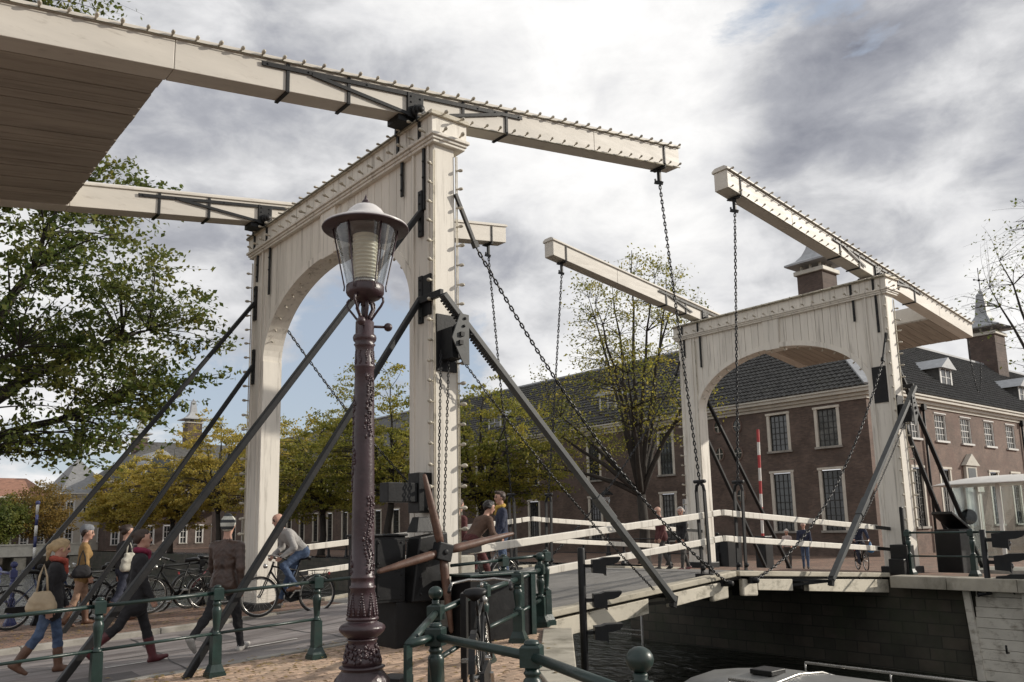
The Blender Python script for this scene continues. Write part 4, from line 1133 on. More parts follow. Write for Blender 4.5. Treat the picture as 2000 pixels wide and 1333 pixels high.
# --- houses far up the canal on the left
def house(name, label, x0, x1, y0, dep, ev, rg, wm, rm, cols, rows, hip=3.0, trim=SASH_W, chs=()):
    H = thing(name, label, 'house', ((x0 + x1) / 2, y0, GZ))
    ox, oy, oz = (x0 + x1) / 2, y0, GZ
    W = x1 - x0
    holes = []
    for (za, zb) in rows:
        for k in range(cols):
            c = W * (k + .5) / cols; holes.append((c - .55, c + .55, za - oz, zb - oz))
    wall(H, 'wall', (-W / 2, 0, 0), (1, 0, 0), (0, -1, 0), W, 0, ev - oz, holes, wm)
    for h in holes: window(H, (-W / 2, 0, 0), (1, 0, 0), (0, -1, 0), h, 2, 3, trim, trim, GLASSW, surround=True, sill=True, bw=.06)
    wall(H, 'wall', (-W / 2, 0, 0), (0, 1, 0), (-1, 0, 0), dep, 0, ev - oz, [(dep * .3 - .5, dep * .3 + .5, rows[0][0] - oz, rows[0][1] - oz)], wm)
    wall(H, 'wall', (W / 2, 0, 0), (0, 1, 0), (1, 0, 0), dep, 0, ev - oz, [], wm)
    b = MB(); e = ev - oz
    for (o, za, zb) in ((.2, e - .5, e - .2), (.45, e - .2, e)): b.bx(-W / 2 - o, W / 2 + o, -o, dep + o, za, zb)
    b.build('cornice', CORNICE, H)
    b = MB(); r = rg - oz
    b.add([(-W / 2 - .4, -.4, e), (W / 2 + .4, -.4, e), (W / 2 + .4, dep + .4, e), (-W / 2 - .4, dep + .4, e), (-W / 2 + hip, dep / 2, r), (W / 2 - hip, dep / 2, r)], [(0, 1, 5, 4), (2, 3, 4, 5), (1, 2, 5), (3, 0, 4)])
    rf_ = b.build('roof', rm, H)
    for (cx, z0, z1, z2, w) in chs: chimney(H, (cx - ox, dep / 2), w, z0 - oz, z1 - oz, z2 - oz, lead=CORNICE if False else LEAD)
    return H, rf_
PLASTER = mat('grey_plaster', (0.40, 0.37, 0.32), 0.8, 0.12, 1)
ROOFG = mat('grey_slates', (0.20, 0.20, 0.20), 0.7, 0.2, 2)
ROOFO = mat('orange_tiles', (0.26, 0.13, 0.085), 0.8, 0.3, 2)
DARKB = brick_mat('dark_house_brick', (0.12, 0.085, 0.07), (0.085, 0.06, 0.05), (0.11, 0.09, 0.08), 2.6, 'xz', 0.55, 0.17, bump=0.2, ms=0.012)
H1, r1 = house('canal_house', 'brown brick mansion with two capped chimneys and an arched dormer far left', 25.0, 58.0, 118.0, 16, 9.6, 16.2, DARKB, ROOFT, 14, ((0.6, 3.2), (5.2, 8.4)), 7.5, chs=((31.0, 14, 16.6, 19.6, 1.9), (39.0, 14, 19.4, 23.2, 2.3)))
# arched lead dormer
b = MB(); K = 14; vs = []
for d in (-2.2, 5.5):
    for k in range(K + 1):
        t = math.pi * k / K; vs.append((-10.2 - 2.4 * math.cos(t), d, 10.2 + 4.2 * math.sin(t)))
b.add(vs, [(k, k + 1, K + 2 + k, K + 1 + k) for k in range(K)] + [tuple(range(K, -1, -1))]); b.build('arched_dormer', LEAD, r1)
b = MB(); b.prism([(-10.2 - 1.9 * math.cos(math.pi * k / K), 10.4 + 3.4 * math.sin(math.pi * k / K)) for k in range(K, -1, -1)], .1, MX((1, 0, 0), (0, 0, 1), (0, -1, 0), (0, -2.2, 0))); b.build('dormer_glass', GLASSW, r1)
house('canal_house', 'plastered house with steep grey slate roof left of the mansion', 20.0, 26.4, 122.0, 14, 8.0, 13.6, PLASTER, ROOFG, 3, ((1.0, 3.0), (4.6, 6.8)), 3.2)
house('canal_house', 'low brick house with orange tiled roof at far left', 11.0, 19.4, 126.0, 14, 7.6, 10.6, DARKB, ROOFO, 4, ((0.6, 2.6), (4.6, 6.8)), 2.2)
house('canal_house', 'dark brick house half hidden by trees at the left edge', -14.0, 5.5, 130.0, 14, 7.0, 9.5, DARKB, ROOFT, 7, ((0.6, 2.6), (4.2, 6.2)), 3)
# white stone bridge far up the canal
b = MB(); b.bx(-14, 18, 96, 96.5, -.2, 1.0); b.bx(-14, 18, 95.9, 96.6, 1.0, 1.15)
fb = b.build('canal_bridge', CORNICE); tag(fb, 'low white bridge parapet crossing the canal far left', 'bridge')
b = MB(); b.bx(-14, 18, 96.5, 103, -.3, .1); b.build('bridge_deck', ASPHALT, fb)
for x in (-8, -2, 5, 11, 16.5):
    b = MB(); b.bx(x - .6, x + .6, 96.2, 103.2, -3.6, -.3); b.build('pier', STONE, fb)
BLUEP = mat('blue_paint', (0.05, 0.06, 0.16), 0.5, 0.2, 3); REDP = mat('red_paint', (0.42, 0.035, 0.035), 0.5, 0.15, 3); PAINTW = mat('plain_white_paint', (0.68, 0.66, 0.62), 0.5, 0.08, 3)
for i, (x, h, lab) in enumerate(((0.0, 4.6, 'leftmost'), (7.6, 4.9, 'middle'), (12.2, 5.6, 'rightmost'))):
    T = thing('banner_pole', lab + ' of three blue and white poles on the far white bridge', 'pole', (x, 95.4, -1.6), 0, 'poles on the far bridge')
    for k in range(6):
        b = MB(); b.lathe([(.16, k * (h + 1.5) / 6), (.16, (k + 1) * (h + 1.5) / 6)], 10); b.build('pole_band', PAINTW if k % 2 else BLUEP, T)
    b = MB(); b.sphere((0, 0, h + 1.6), .26, 10, 6); b.build('knob', BLUEP, T)
T = thing('striped_pole', 'tall red and white striped pole at the left edge', 'pole', (-9.2, 88.0, -0.05))
for k in range(14):
    b = MB(); b.lathe([(.30, k * .62), (.30, (k + 1) * .62)], 12); b.build('pole_band', PAINTW if k % 2 else REDP, T)
b = MB(); b.lathe([(.55, -.4), (.5, 0.3), (.32, .32)], 12); b.build('pole_foot', KERB, T)
# ============================================================ trees
BARK = mat('bark', (0.032, 0.027, 0.022), 0.9, 0.4, 6, (1, 1, 0.4), bump=0.8, bs=25)
LEAF_DARK = leaf_mat('leaf_dark_green', [(0.035, 0.060, 0.018), (0.091, 0.130, 0.031), (0.185, 0.196, 0.046), (0.334, 0.264, 0.064)], 0.5)
LEAF_GREEN = leaf_mat('leaf_green', [(0.074, 0.094, 0.019), (0.188, 0.202, 0.038), (0.363, 0.316, 0.060), (0.538, 0.403, 0.094)], 0.58)
LEAF_YEL = leaf_mat('leaf_yellow', [(0.141, 0.147, 0.032), (0.340, 0.292, 0.057), (0.567, 0.426, 0.095), (0.600, 0.539, 0.141)], 0.5)
LEAF_RUST = leaf_mat('leaf_rust', [(0.084, 0.076, 0.022), (0.202, 0.151, 0.042), (0.319, 0.210, 0.059), (0.420, 0.269, 0.084)], 0.58)

def leaves(name, pts, size, rng, m, par, up=0.35):
    n = len(pts)
    nr = rng.normal(size=(n, 3)); nr[:, 2] += up * 2.0; nr /= np.linalg.norm(nr, axis=1)[:, None]
    t = rng.normal(size=(n, 3)); t -= nr * np.sum(t * nr, axis=1)[:, None]; t /= np.linalg.norm(t, axis=1)[:, None]
    bt = np.cross(nr, t)
    L = size * rng.uniform(.65, 1.25, n)[:, None]; W = L * rng.uniform(.45, .7, n)[:, None]
    fold = nr * L * rng.uniform(-.18, .18, n)[:, None]
    v = np.empty((n, 4, 3))
    v[:, 0] = pts - t * L / 2; v[:, 1] = pts + bt * W / 2 + fold; v[:, 2] = pts + t * L / 2; v[:, 3] = pts - bt * W / 2 + fold
    me = bpy.data.meshes.new(name)
    me.vertices.add(4 * n); me.loops.add(4 * n); me.polygons.add(n)
    me.vertices.foreach_set('co', v.ravel())
    me.loops.foreach_set('vertex_index', np.arange(4 * n, dtype=np.int32))
    me.polygons.foreach_set('loop_start', np.arange(0, 4 * n, 4, dtype=np.int32))
    me.materials.append(m); me.update(calc_edges=True)
    o = bpy.data.objects.new(name, me); C.objects.link(o); o.parent = par
    return o
def tree(label, base, trunk_h, trunk_r, limbs, lobes, leaf_n, leaf_s, m, seed, group=None, spread=0.42, flat=0.55, keep=None, name='tree', bare=0.0):
    """limbs: end points of main limbs; lobes: (cx, cy, cz, rx, ry, rz, clusters), all relative to base"""
    rng = np.random.default_rng(seed); rnd = random.Random(seed)
    T = thing(name, label, 'tree', base, 0, group)
    b = MB(); nodes = []
    top = Vector((rnd.uniform(-.25, .25), rnd.uniform(-.25, .25), trunk_h))
    tr = [Vector((0, 0, -.1)), Vector((0, 0, .25)), top * .5 + Vector((rnd.uniform(-.12, .12), rnd.uniform(-.12, .12), 0)), top]
    b.tube(tr, [trunk_r * 1.5, trunk_r * 1.1, trunk_r * .92, trunk_r * .8], 10)
    for lp in limbs:
        lp = Vector(lp); mid = top.lerp(lp, .5) + Vector((rnd.uniform(-.4, .4), rnd.uniform(-.4, .4), rnd.uniform(0, .9)))
        pts = []
        for i in range(9):
            t = i / 8; p = top * (1 - t) ** 2 + mid * 2 * t * (1 - t) + lp * t * t
            pts.append(p + Vector((rnd.uniform(-.08, .08), rnd.uniform(-.08, .08), 0)) * (1 if 0 < i else 0))
        rs = [trunk_r * (.62 - .56 * (i / 8)) for i in range(9)]
        b.tube(pts, rs, 7); nodes += list(zip(pts[1:], rs[1:]))
    na = np.array([[p.x, p.y, p.z] for p, r in nodes])
    allp = []
    for (cx, cy, cz, rx, ry, rz, nc) in lobes:
        for _ in range(nc):
            d = rng.normal(size=3); d /= np.linalg.norm(d); rr = rng.uniform(.25, 1) ** .55
            q = np.array([cx, cy, cz]) + d * rr * np.array([rx, ry, rz])
            if keep and not keep(q): continue
            dist = np.linalg.norm(na - q, axis=1) + np.maximum(0, na[:, 2] - q[2] + .2) * 1.2
            k = int(np.argmin(dist)); s0, r0 = nodes[k]
            e = Vector(q); mid = s0.lerp(e, .55) + Vector((0, 0, .12 * (e - s0).length)) + Vector(rng.normal(size=3) * .12 * max((e - s0).length, .3) * .6)
            br = [s0 * (1 - t) ** 2 + mid * 2 * t * (1 - t) + e * t * t for t in (0, .25, .5, .75, 1)]
            r1 = min(max(.010 * (e - s0).length + .006, .012), r0 * .7)
            b.tube(br, [r1, r1 * .8, r1 * .6, r1 * .4, r1 * .2], 5, caps=False)
            for _t in range(3):
                a = br[2].lerp(br[4], rng.uniform(.2, 1)); c = a + Vector(rng.normal(size=3) * spread * np.array([1, 1, flat]) * 1.25)
                b.tube([a, a.lerp(c, .5) + Vector((0, 0, .04)), c], [r1 * .3, r1 * .2, .003], 4, caps=False)
                if rng.uniform() > bare:
                    n = max(int(leaf_n * rng.uniform(.4, 1.4) / 4), 1)
                    f = rng.uniform(.2, 1.1, n)[:, None]
                    base_ = np.array(a)[None] * (1 - f) + np.array(c)[None] * f
                    allp.append(base_ + rng.normal(size=(n, 3)) * spread * .42 * np.array([1, 1, flat]))
            if rng.uniform() > bare:
                n = max(int(leaf_n * rng.uniform(.4, 1.4) / 4), 1)
                allp.append(q[None] + rng.normal(size=(n, 3)) * spread * .7 * np.array([1, 1, flat]))
    b.build('trunk', BARK, T)
    pts = np.concatenate(allp)
    if keep: pts = pts[[bool(keep(p)) for p in pts]]
    leaves('crown', pts, leaf_s, rng, m, T)
    return T
G = zg(25)
def ring(n, r, z, z2=None, seed=0, x=0, y=0):
    rr = random.Random(seed); return [(x + r * rr.uniform(.7, 1.1) * math.cos(2 * math.pi * k / n + seed), y + r * rr.uniform(.7, 1.1) * math.sin(2 * math.pi * k / n + seed), rr.uniform(z, z2 or z)) for k in range(n)]
# the sparse tree in front of the almshouse
tree('sparse half bare tree with upright limbs beside the far portal', (25.0, 18.6, G), 3.4, .27, ring(6, 2.8, 12.5, 15.6, 1) + ring(4, 4.4, 8, 10.5, 2) + [(.3, .2, 16.2), (-3.6, 2.6, 6.6), (-2.6, 4.2, 4.9)],
     [(0, 0, 12.6, 3.6, 4.2, 3.6, 210), (-.4, .6, 8.4, 5.4, 5.6, 2.9, 260), (-1.5, 3.0, 5.8, 2.8, 2.6, 1.5, 50)], 32, .155, LEAF_GREEN, 11, spread=.42, bare=.20)
common = 'trees along the far quay'
def quay_tree(label, x, y, h, rx, rz, n, m, seed, lean=0, ls=.21, nl=90, bare=.08):
    zc = h - rz
    tree(label, (x, y, G), h * .26, .28, ring(5, rx * .55, h * .62, h * .85, seed) + [(0, 0, h * .92)],
         [(0, 0, zc, rx, rx, rz, int(n * .5)), (rx * .35, -rx * .3, zc - rz * .25, rx * .75, rx * .75, rz * .7, int(n * .25)), (-rx * .4, rx * .3, zc - rz * .35, rx * .7, rx * .8, rz * .65, int(n * .25))],
         nl, ls, m, seed, common, spread=.42, flat=.42, bare=bare)
quay_tree('dense green tree just right of the nearest portal post', 25.5, 32.0, 11.6, 4.9, 4.7, 250, LEAF_GREEN, 21)
quay_tree('tall yellow green tree between the lamp and the nearest portal post', 24.5, 42.0, 14.4, 5.4, 5.6, 330, LEAF_GREEN, 22, bare=.14)
quay_tree('green tree directly left of the lamp post', 25.0, 53.0, 12.6, 5.4, 5.2, 280, LEAF_GREEN, 23, ls=.24)
quay_tree('tree with thin top just right of the left portal post', 25.2, 64.0, 14.0, 4.8, 5.4, 200, LEAF_YEL, 24, ls=.25, nl=60, bare=.2)
quay_tree('yellow autumn tree behind the left portal post', 25.2, 76.0, 15.2, 5.4, 5.8, 250, LEAF_YEL, 25, ls=.27, nl=80, bare=.14)
quay_tree('broad yellow tree above the man in the striped hat', 23.0, 84.0, 12.2, 5.6, 5.0, 250, LEAF_YEL, 26, ls=.28)
quay_tree('bright yellow tree in front of the mansion', 20.5, 92.0, 10.6, 4.6, 4.2, 200, LEAF_YEL, 27, ls=.30)
# land beyond the far bridge
b = MB(); b.bx(-60, 17.0, 104.5, 400, -3.4, -0.12); tag(b.build('terrain', REDPAVE), kind='structure')
for i, (x, y, h, r, m, lab) in enumerate(((15.0, 110, 9.6, 4.2, LEAF_RUST, 'rust coloured tree left of the mansion'), (10.5, 108, 7.8, 3.4, LEAF_DARK, 'dark tree behind the middle pole of the far bridge'), (5.5, 110, 10.2, 4.4, LEAF_RUST, 'rust brown tree in front of the orange roof'),
                                 (0.5, 107, 9.0, 3.8, LEAF_RUST, 'autumn tree behind the leftmost bridge pole'), (-5.0, 110, 10.5, 4.2, LEAF_DARK, 'dark tree beside the striped pole'), (-11.0, 104, 13, 5.0, LEAF_DARK, 'dark tree at the left edge behind the striped pole'))):
    zc = h * .56
    tree(lab, (x, y, -.12), h * .25, .22, ring(4, r * .5, h * .6, h * .8, i) + [(0, 0, h * .88)], [(0, 0, zc, r, r, h * .40, 130), (0, 0, zc * .8, r * 1.1, r, h * .26, 60)], 62, .30, m, 40 + i, 'trees beyond the far bridge', spread=.6)
# the big tree on the near quay, left
keepL = lambda q: q[1] + 10.4 > 6.75 or (q[0] - 5.4 < -6.6)
tree('big dark green tree reaching in from the left behind the counterweight', (-5.4, 10.4, zg(-5.4)), 3.0, .34,
     [(2.2, -1.2, 8.6), (4.2, -.6, 6.2), (3.6, .4, 4.6), (.6, -1.8, 11.0), (-2.5, -1, 8), (0, 1.5, 12.5), (1.2, -.3, 13.3), (1.4, -2.2, 5.2), (-2.8, 1.2, 5.4)],
     [(1.3, -.4, 7.4, 4.0, 2.8, 3.0, 170), (3.4, -.6, 6.0, 2.9, 2.0, 2.2, 120), (1.4, -.8, 4.3, 3.6, 2.2, 1.5, 110), (-.2, .3, 11.4, 2.5, 2.4, 2.0, 60), (1.9, -.4, 13.9, 1.6, 1.2, .7, 26), (2.2, .2, 9.4, 2.7, 2.0, 1.4, 60), (-3.0, .0, 7.5, 3.0, 3.0, 4.0, 80)],
     64, .135, LEAF_DARK, 5, spread=.30, flat=.42, keep=keepL, bare=.05)
# bare branches at the right edge
tree('thin bare tree at the right edge of the picture', (31.5, 1.6, zg(31)), 3.2, .24, ring(5, 2.6, 9, 13, 3) + [(0, 0, 15.0), (-2.6, 1.0, 12.0)], [(-.2, .2, 11.5, 3.3, 3.3, 4.2, 170)], 12, .15, LEAF_DARK, 9, spread=.45, bare=.4)
# ============================================================ street furniture and vehicles
LAMPIRON = mat('lamp_iron', (0.040, 0.021, 0.025), 0.34, 0.3, 6, bump=0.3, bs=45, spec=0.55, stain=(0.085, 0.058, 0.06), stain_amt=0.5, stain_s=7)
LAMPHOOD = mat('lamp_hood', (0.60, 0.575, 0.56), 0.3, 0.12, 5)
DIFFUSER = mat('lamp_diffuser', (0.72, 0.68, 0.56), 0.4, 0.05, 3)
WOODBAR = mat('capstan_wood', (0.105, 0.055, 0.038), 0.5, 0.35, 5, (2, 2, 2), bump=0.3, bs=30, stain=(0.20, 0.15, 0.12), stain_amt=0.5, stain_s=4)
BLACK = mat('black_lacquer', (0.0065, 0.0065, 0.007), 0.42, 0.3, 5, bump=0.15, bs=40, spec=0.35, stain=(0.02, 0.019, 0.018), stain_amt=0.5, stain_s=3)
RUBBER = mat('tyre_rubber', (0.022, 0.021, 0.020), 0.8, 0.2, 6)
CHROME = mat('worn_chrome', (0.42, 0.41, 0.39), 0.28, 0.2, 6, metal=0.9)
def glass_mat(name, tint=(0.9, 0.92, 0.92), base=0.10):
    mt = bpy.data.materials.new(name); mt.use_nodes = True; nt = mt.node_tree; nt.nodes.clear(); N, Lk = nt.nodes.new, nt.links.new
    out = N('ShaderNodeOutputMaterial'); mx = N('ShaderNodeMixShader'); t = N('ShaderNodeBsdfTransparent'); g = N('ShaderNodeBsdfGlossy'); lw = N('ShaderNodeLayerWeight')
    t.inputs[0].default_value = (*tint, 1); g.inputs['Roughness'].default_value = 0.03; lw.inputs[0].default_value = 0.35
    ad = N('ShaderNodeMath'); ad.operation = 'MULTIPLY_ADD'; ad.inputs[1].default_value = 0.55; ad.inputs[2].default_value = base
    Lk(lw.outputs['Fresnel'], ad.inputs[0]); Lk(ad.outputs[0], mx.inputs[0]); Lk(t.outputs[0], mx.inputs[1]); Lk(g.outputs[0], mx.inputs[2]); Lk(mx.outputs[0], out.inputs[0])
    return mt
CLEAR = glass_mat('clear_glass')

# --- the street lamp in the foreground
LP = (-3.478, -3.847)
def street_lamp():
    k = 0.003885
    def Zr(row): q = row - 900.0; return 2.2774 - 3.8782e-3 * q + 3.948e-7 * q * q - zg(LP[0])
    T = thing('street_lamp', 'ornate purple brown iron street lamp with glass lantern in the foreground', 'street lamp', (LP[0], LP[1], zg(LP[0])), 0.2)
    prof = [(62, 1463), (62, 1440), (56, 1430), (54, 1385), (58, 1380), (58, 1368), (50, 1362), (50, 1345), (51, 1336), (49, 1326), (44, 1318), (41, 1314), (39, 1311), (38, 1307), (43, 1304), (43, 1302), (37, 1299)]
    b = MB(); b.lathe([(r * k, Zr(y)) for r, y in prof], 40, fn=lambda r, z, t: r * (1 + (.035 * math.cos(16 * t) if Zr(1345) < z < Zr(1322) else 0)))
    b.build('base', LAMPIRON, T)
    prof = [(37, 1299), (33, 1288), (29, 1272), (26.5, 1258), (27, 1252), (29, 1250), (29, 1248), (27, 1246)]
    b = MB(); b.lathe([(r * k, Zr(y)) for r, y in prof], 32); ped = b.build('pedestal', LAMPIRON, T)
    prof = [(27, 1246), (34, 1241), (40, 1234), (42.5, 1228), (41, 1223), (38, 1220), (33, 1217), (28, 1214.5), (27, 1212), (30.5, 1210), (31, 1207), (28, 1204)]
    b = MB(); b.lathe([(r * k, Zr(y)) for r, y in prof], 40, fn=lambda r, z, t: r * (1 + (.03 * math.cos(20 * t) if Zr(1238) < z < Zr(1219) else 0))); b.build('bulge', LAMPIRON, T)
    prof = [(28, 1204), (26, 1185), (24, 1165), (22.5, 1151), (25, 1148.5), (25, 1145.5), (22, 1143), (21.6, 1132), (23.5, 1129.5), (23.5, 1126.5), (21.6, 1124), (21.6, 1040), (20.8, 940), (20.3, 850), (19.6, 760), (18.6, 722), (20.5, 719), (20.5, 716), (18.4, 713), (17.8, 690), (18.6, 678), (21.5, 674), (18, 671), (22.5, 666), (23.5, 660), (22, 656), (18.5, 653), (18.3, 630), (15, 627.5)]
    b = MB(); b.lathe([(r * k, Zr(y)) for r, y in prof], 28); sh = b.build('shaft', LAMPIRON, T)
    # cast vine relief
    rnd = random.Random(3)
    def rad(row):
        for (r0, y0), (r1, y1) in zip(prof[:-1], prof[1:]):
            if y1 <= row <= y0: return r0 + (r1 - r0) * (y0 - row) / max(y0 - y1, 1e-6)
        return 20
    b = MB()
    def blob(row, t, s, par=None, rr=None):
        r = (rr or rad(row)) * k; p = (r * math.cos(t), r * math.sin(t), Zr(row))
        b.sphere(p, s * k, 6, 4, sc=(1, 1, rnd.uniform(.8, 1.9)))
    for a0 in range(3):
        row = 1118.0; t = a0 * 2.1 + .5; i = 0
        while row > 735:
            t += math.sin(row * .055 + a0) * .05
            if math.sin(row * .021 + a0 * 2.2) > -.35:
                blob(row, t + rnd.uniform(-.1, .1), rnd.uniform(1.6, 3.0))
                for d in (-1, 1):
                    if rnd.random() < .8: blob(row + rnd.uniform(-4, 4), t + d * rnd.uniform(.2, .42), rnd.uniform(1.8, 3.6))
            row -= 4.6
    for j in range(9):                                  # leaves under the neck
        t = 2 * math.pi * j / 9
        for q in range(8): blob(711 - q * 3.4, t + .09 * math.sin(q), 2.6 - q * .12)
    b.build('vine_relief', LAMPIRON, sh)['kind'] = 'stuff'
    b = MB()
    for j in range(8):
        t = 2 * math.pi * j / 8
        for q in range(9):
            blob(1200 - q * 5, t - .22 * (1 - q / 9), 3.0 - .15 * q); blob(1200 - q * 5, t + .22 * (1 - q / 9), 3.0 - .15 * q)
    b.build('acanthus_leaves', LAMPIRON, sh)['kind'] = 'stuff'
    pr2 = [(37, 1299), (33, 1288), (29, 1272), (26.5, 1258)]
    b = MB()
    for j in range(7):
        t = 2 * math.pi * j / 7
        for q in range(16):
            row = 1292 - q * 2.2; rr = 27 + (row - 1258) / 41 * 9.5
            blob(row, t + .30 * math.sin(q * .8), 3.2, rr=rr)
        for q in range(9): a = q / 9 * 2 * math.pi; blob(1274 + 6 * math.sin(a), t + .45 + .2 * math.cos(a), 2.3, rr=31 + .2 * 6 * math.sin(a))
    b.build('scroll_relief', LAMPIRON, ped)['kind'] = 'stuff'
    # ladder rests: rods ending in balls
    b = MB()
    for (dx, dy, s) in ((-.76, -.65, 1), (.76, .35, -1), (.8, -.6, 1)):
        p = Vector((dx, dy, 0)).normalized(); z = Zr(638)
        if s < 0: continue
        b.tube([p * .02 + Vector((0, 0, z)), p * .165 + Vector((0, 0, z))], .011, 8); b.sphere(p * .18 + Vector((0, 0, z)), .034, 12, 8)
    b.build('ladder_rest', LAMPIRON, T)
    b = MB()
    for j in range(4):                                  # scrolled brackets under the lantern
        t = math.pi / 2 * j + .35; e = Vector((math.cos(t), math.sin(t), 0))
        b.tube([e * r * k + Vector((0, 0, Zr(y))) for r, y in ((13, 630), (17, 624), (27, 612), (36, 602), (41, 594), (40, 587), (36, 583), (31, 584))], .0095, 6)
        e2 = Vector((math.cos(t + .78), math.sin(t + .78), 0))
        b.tube([e2 * r * k + Vector((0, 0, Zr(y))) for r, y in ((9, 630), (10, 617), (16, 604), (14, 594), (9, 588))], .014, 6)
    b.tube([(0, 0, Zr(632)), (0, 0, Zr(588))], .018, 8)
    b.build('bracket', LAMPIRON, T)
    prof = [(4, 600), (9, 597), (8, 592), (20, 588), (30, 583), (36, 577), (38, 573), (38, 560), (36, 558), (33, 557), (5, 556)]
    b = MB(); b.lathe([(r * k, Zr(y)) for r, y in prof], 28); b.build('lantern_cup', LAMPIRON, T)
    b = MB(); K = 36
    pg = [(36.5, 557), (62.5, 452)]
    vs = [(r * k * math.cos(2 * math.pi * j / K), r * k * math.sin(2 * math.pi * j / K), Zr(y)) for r, y in pg for j in range(K)]
    b.add(vs, [(j, (j + 1) % K, K + (j + 1) % K, K + j) for j in range(K)], smooth=True); b.build('lantern_glass', CLEAR, T)
    b = MB()
    for j in range(6):
        t = 2 * math.pi * j / 6 + .3; e = Vector((math.cos(t), math.sin(t), 0))
        b.tube([e * 42 * k + Vector((0, 0, Zr(570))), e * 41 * k + Vector((0, 0, Zr(562))), e * 65 * k + Vector((0, 0, Zr(450)))], .0058, 6)
    b.build('lantern_frame', LAMPIRON, T)
    prof = [(20, 556), (20, 552), (24, 550), (24, 545)]
    r = 545
    while r > 462:
        prof += [(22, r - 1.5), (25.5, r - 3), (25.5, r - 4.5), (22, r - 6)]; r -= 7.2
    prof += [(20, r), (5, r - 1)]
    b = MB(); b.lathe([(p * k, Zr(y)) for p, y in prof], 24); b.build('diffuser', DIFFUSER, T)
    b = MB(); b.lathe([(24.5 * k, Zr(557)), (24.5 * k, Zr(547)), (22 * k, Zr(546.5))], 20); b.build('lamp_socket', CHROME, T)
    prof = [(83, 449), (86, 447.5), (86.5, 445), (85, 443), (70, 436), (52, 429), (42, 424), (38, 418), (33, 411), (24, 404), (12, 400.5), (4, 400)]
    b = MB(); b.lathe([(p * k, Zr(y)) for p, y in prof], 40); hood = b.build('lantern_hood', LAMPHOOD, T)
    b = MB(); b.lathe([(5 * k, Zr(400.5)), (9 * k, Zr(398)), (9 * k, Zr(395.5)), (6 * k, Zr(395)), (8 * k, Zr(394)), (6 * k, Zr(391)), (3 * k, Zr(390)), (3.6 * k, Zr(388.5)), (2.2 * k, Zr(384)), (.6 * k, Zr(379.5))], 14); b.build('finial', LAMPIRON, hood)
    b = MB(); b.lathe([(86.5 * k, Zr(450)), (88 * k, Zr(448)), (86.5 * k, Zr(446))], 40)
    o = b.build('hood_rim', LAMPIRON, hood)
    return T
street_lamp()

# --- green railings
def rpost(ball=False, s=1.0, h=0.93):
    b = MB()
    def sq(w0, z0, w1, z1):
        b.add([(x * w / 2, y * w / 2, z) for w, z in ((w0, z0), (w1, z1)) for x, y in ((-1, -1), (1, -1), (1, 1), (-1, 1))], [(3, 2, 1, 0), (4, 5, 6, 7), (0, 1, 5, 4), (1, 2, 6, 5), (2, 3, 7, 6), (3, 0, 4, 7)])
    sq(.20 * s, -.02, .20 * s, .035); sq(.185 * s, .035, .185 * s, .055); sq(.175 * s, .055, .12 * s, .13); sq(.112 * s, .13, .105 * s, h * .46)
    z0 = h * .46; z1 = h - .135
    pr = [(.050, 0), (.056, .03), (.050, .06), (.036, .08), (.034, .14), (.040, .30), (.050, .55), (.056, .70), (.050, .76), (.038, .80), (.044, .85), (.052, .88), (.044, .92), (.040, 1.0)]
    b.lathe([(r * s, z0 + (z1 - z0) * t) for r, t in pr], 16)
    sq(.118 * s, z1, .118 * s, h - .018); sq(.118 * s, h - .018, .095 * s, h - .004)
    if ball:
        b.lathe([(.045 * s, h - .006), (.030 * s, h + .012), (.034 * s, h + .03), (.026 * s, h + .045)] + [(max(.062 * s * math.sin(math.pi * i / 8), .002), h + .10 - .062 * math.cos(math.pi * i / 8)) for i in range(1, 9)], 18)
    else: b.lathe([(.045 * s, h - .005), (.046 * s, h + .006), (.036 * s, h + .022), (.01, h + .028)], 16)
    return b
def railing(label, posts, s=1.0, m=GREEN, h=0.93, top=.86, low=.40, rr=.024, base=None, extra=None):
    """posts: (x, y, ball); rails run through all of them in order"""
    x0, y0 = posts[0][0], posts[0][1]; Z = base or (lambda x, y: zg(x))
    T = thing('railing', label, 'railing', (x0, y0, Z(x0, y0)))
    mA, mB = rpost(False, s, h).mesh('post', m), rpost(True, s, h).mesh('post', m)
    for p in posts:
        if p[2] is None: continue
        a = math.atan2(posts[1][1] - posts[0][1], posts[1][0] - posts[0][0])
        inst('post', mB if p[2] else mA, T, (p[0] - x0, p[1] - y0, Z(p[0], p[1]) - Z(x0, y0)), (0, 0, a))
    for hh, r in ((top, rr), (low, rr * .8)):
        for p, q in zip(posts[:-1], posts[1:]):
            if hh == low and (p[2] is None or q[2] is None): continue
            b = MB(); b.tube([(v[0] - x0, v[1] - y0, Z(v[0], v[1]) - Z(x0, y0) + hh) for v in (p, q)], r, 10); b.build('rail', m, T)
    return T
railing('green iron railing on three posts along the road in the left foreground', [(-7.96, .1, False), (-6.74, .1, False), (-5.52, .1, False), (-4.30, .1, False), (-3.08, .1, False), (-1.86, .1, False), (-.62, .1, None)], s=.95, h=.96, top=.90, low=.46, rr=.021)
q = railing('green iron quay railing with ball finials in the bottom centre', [(1.30, -.42, True), (.24, -1.19, False), (-.85, -1.90, False), (-2.22, -2.96, True), (-3.33, -4.24, None), (-3.03, -4.14, False), (-3.15, -5.36, False), (-3.56, -6.62, True), (-3.95, -7.8, False), (-4.3, -8.95, False)], s=1.08, h=.84, top=.765, low=.35, rr=.031)
b = MB(); b.bx(-3.36 - 1.30, -3.31 - 1.30, -4.26 + .42, -4.22 + .42, -.2, .55); b.build('end_post', GREEN, q)
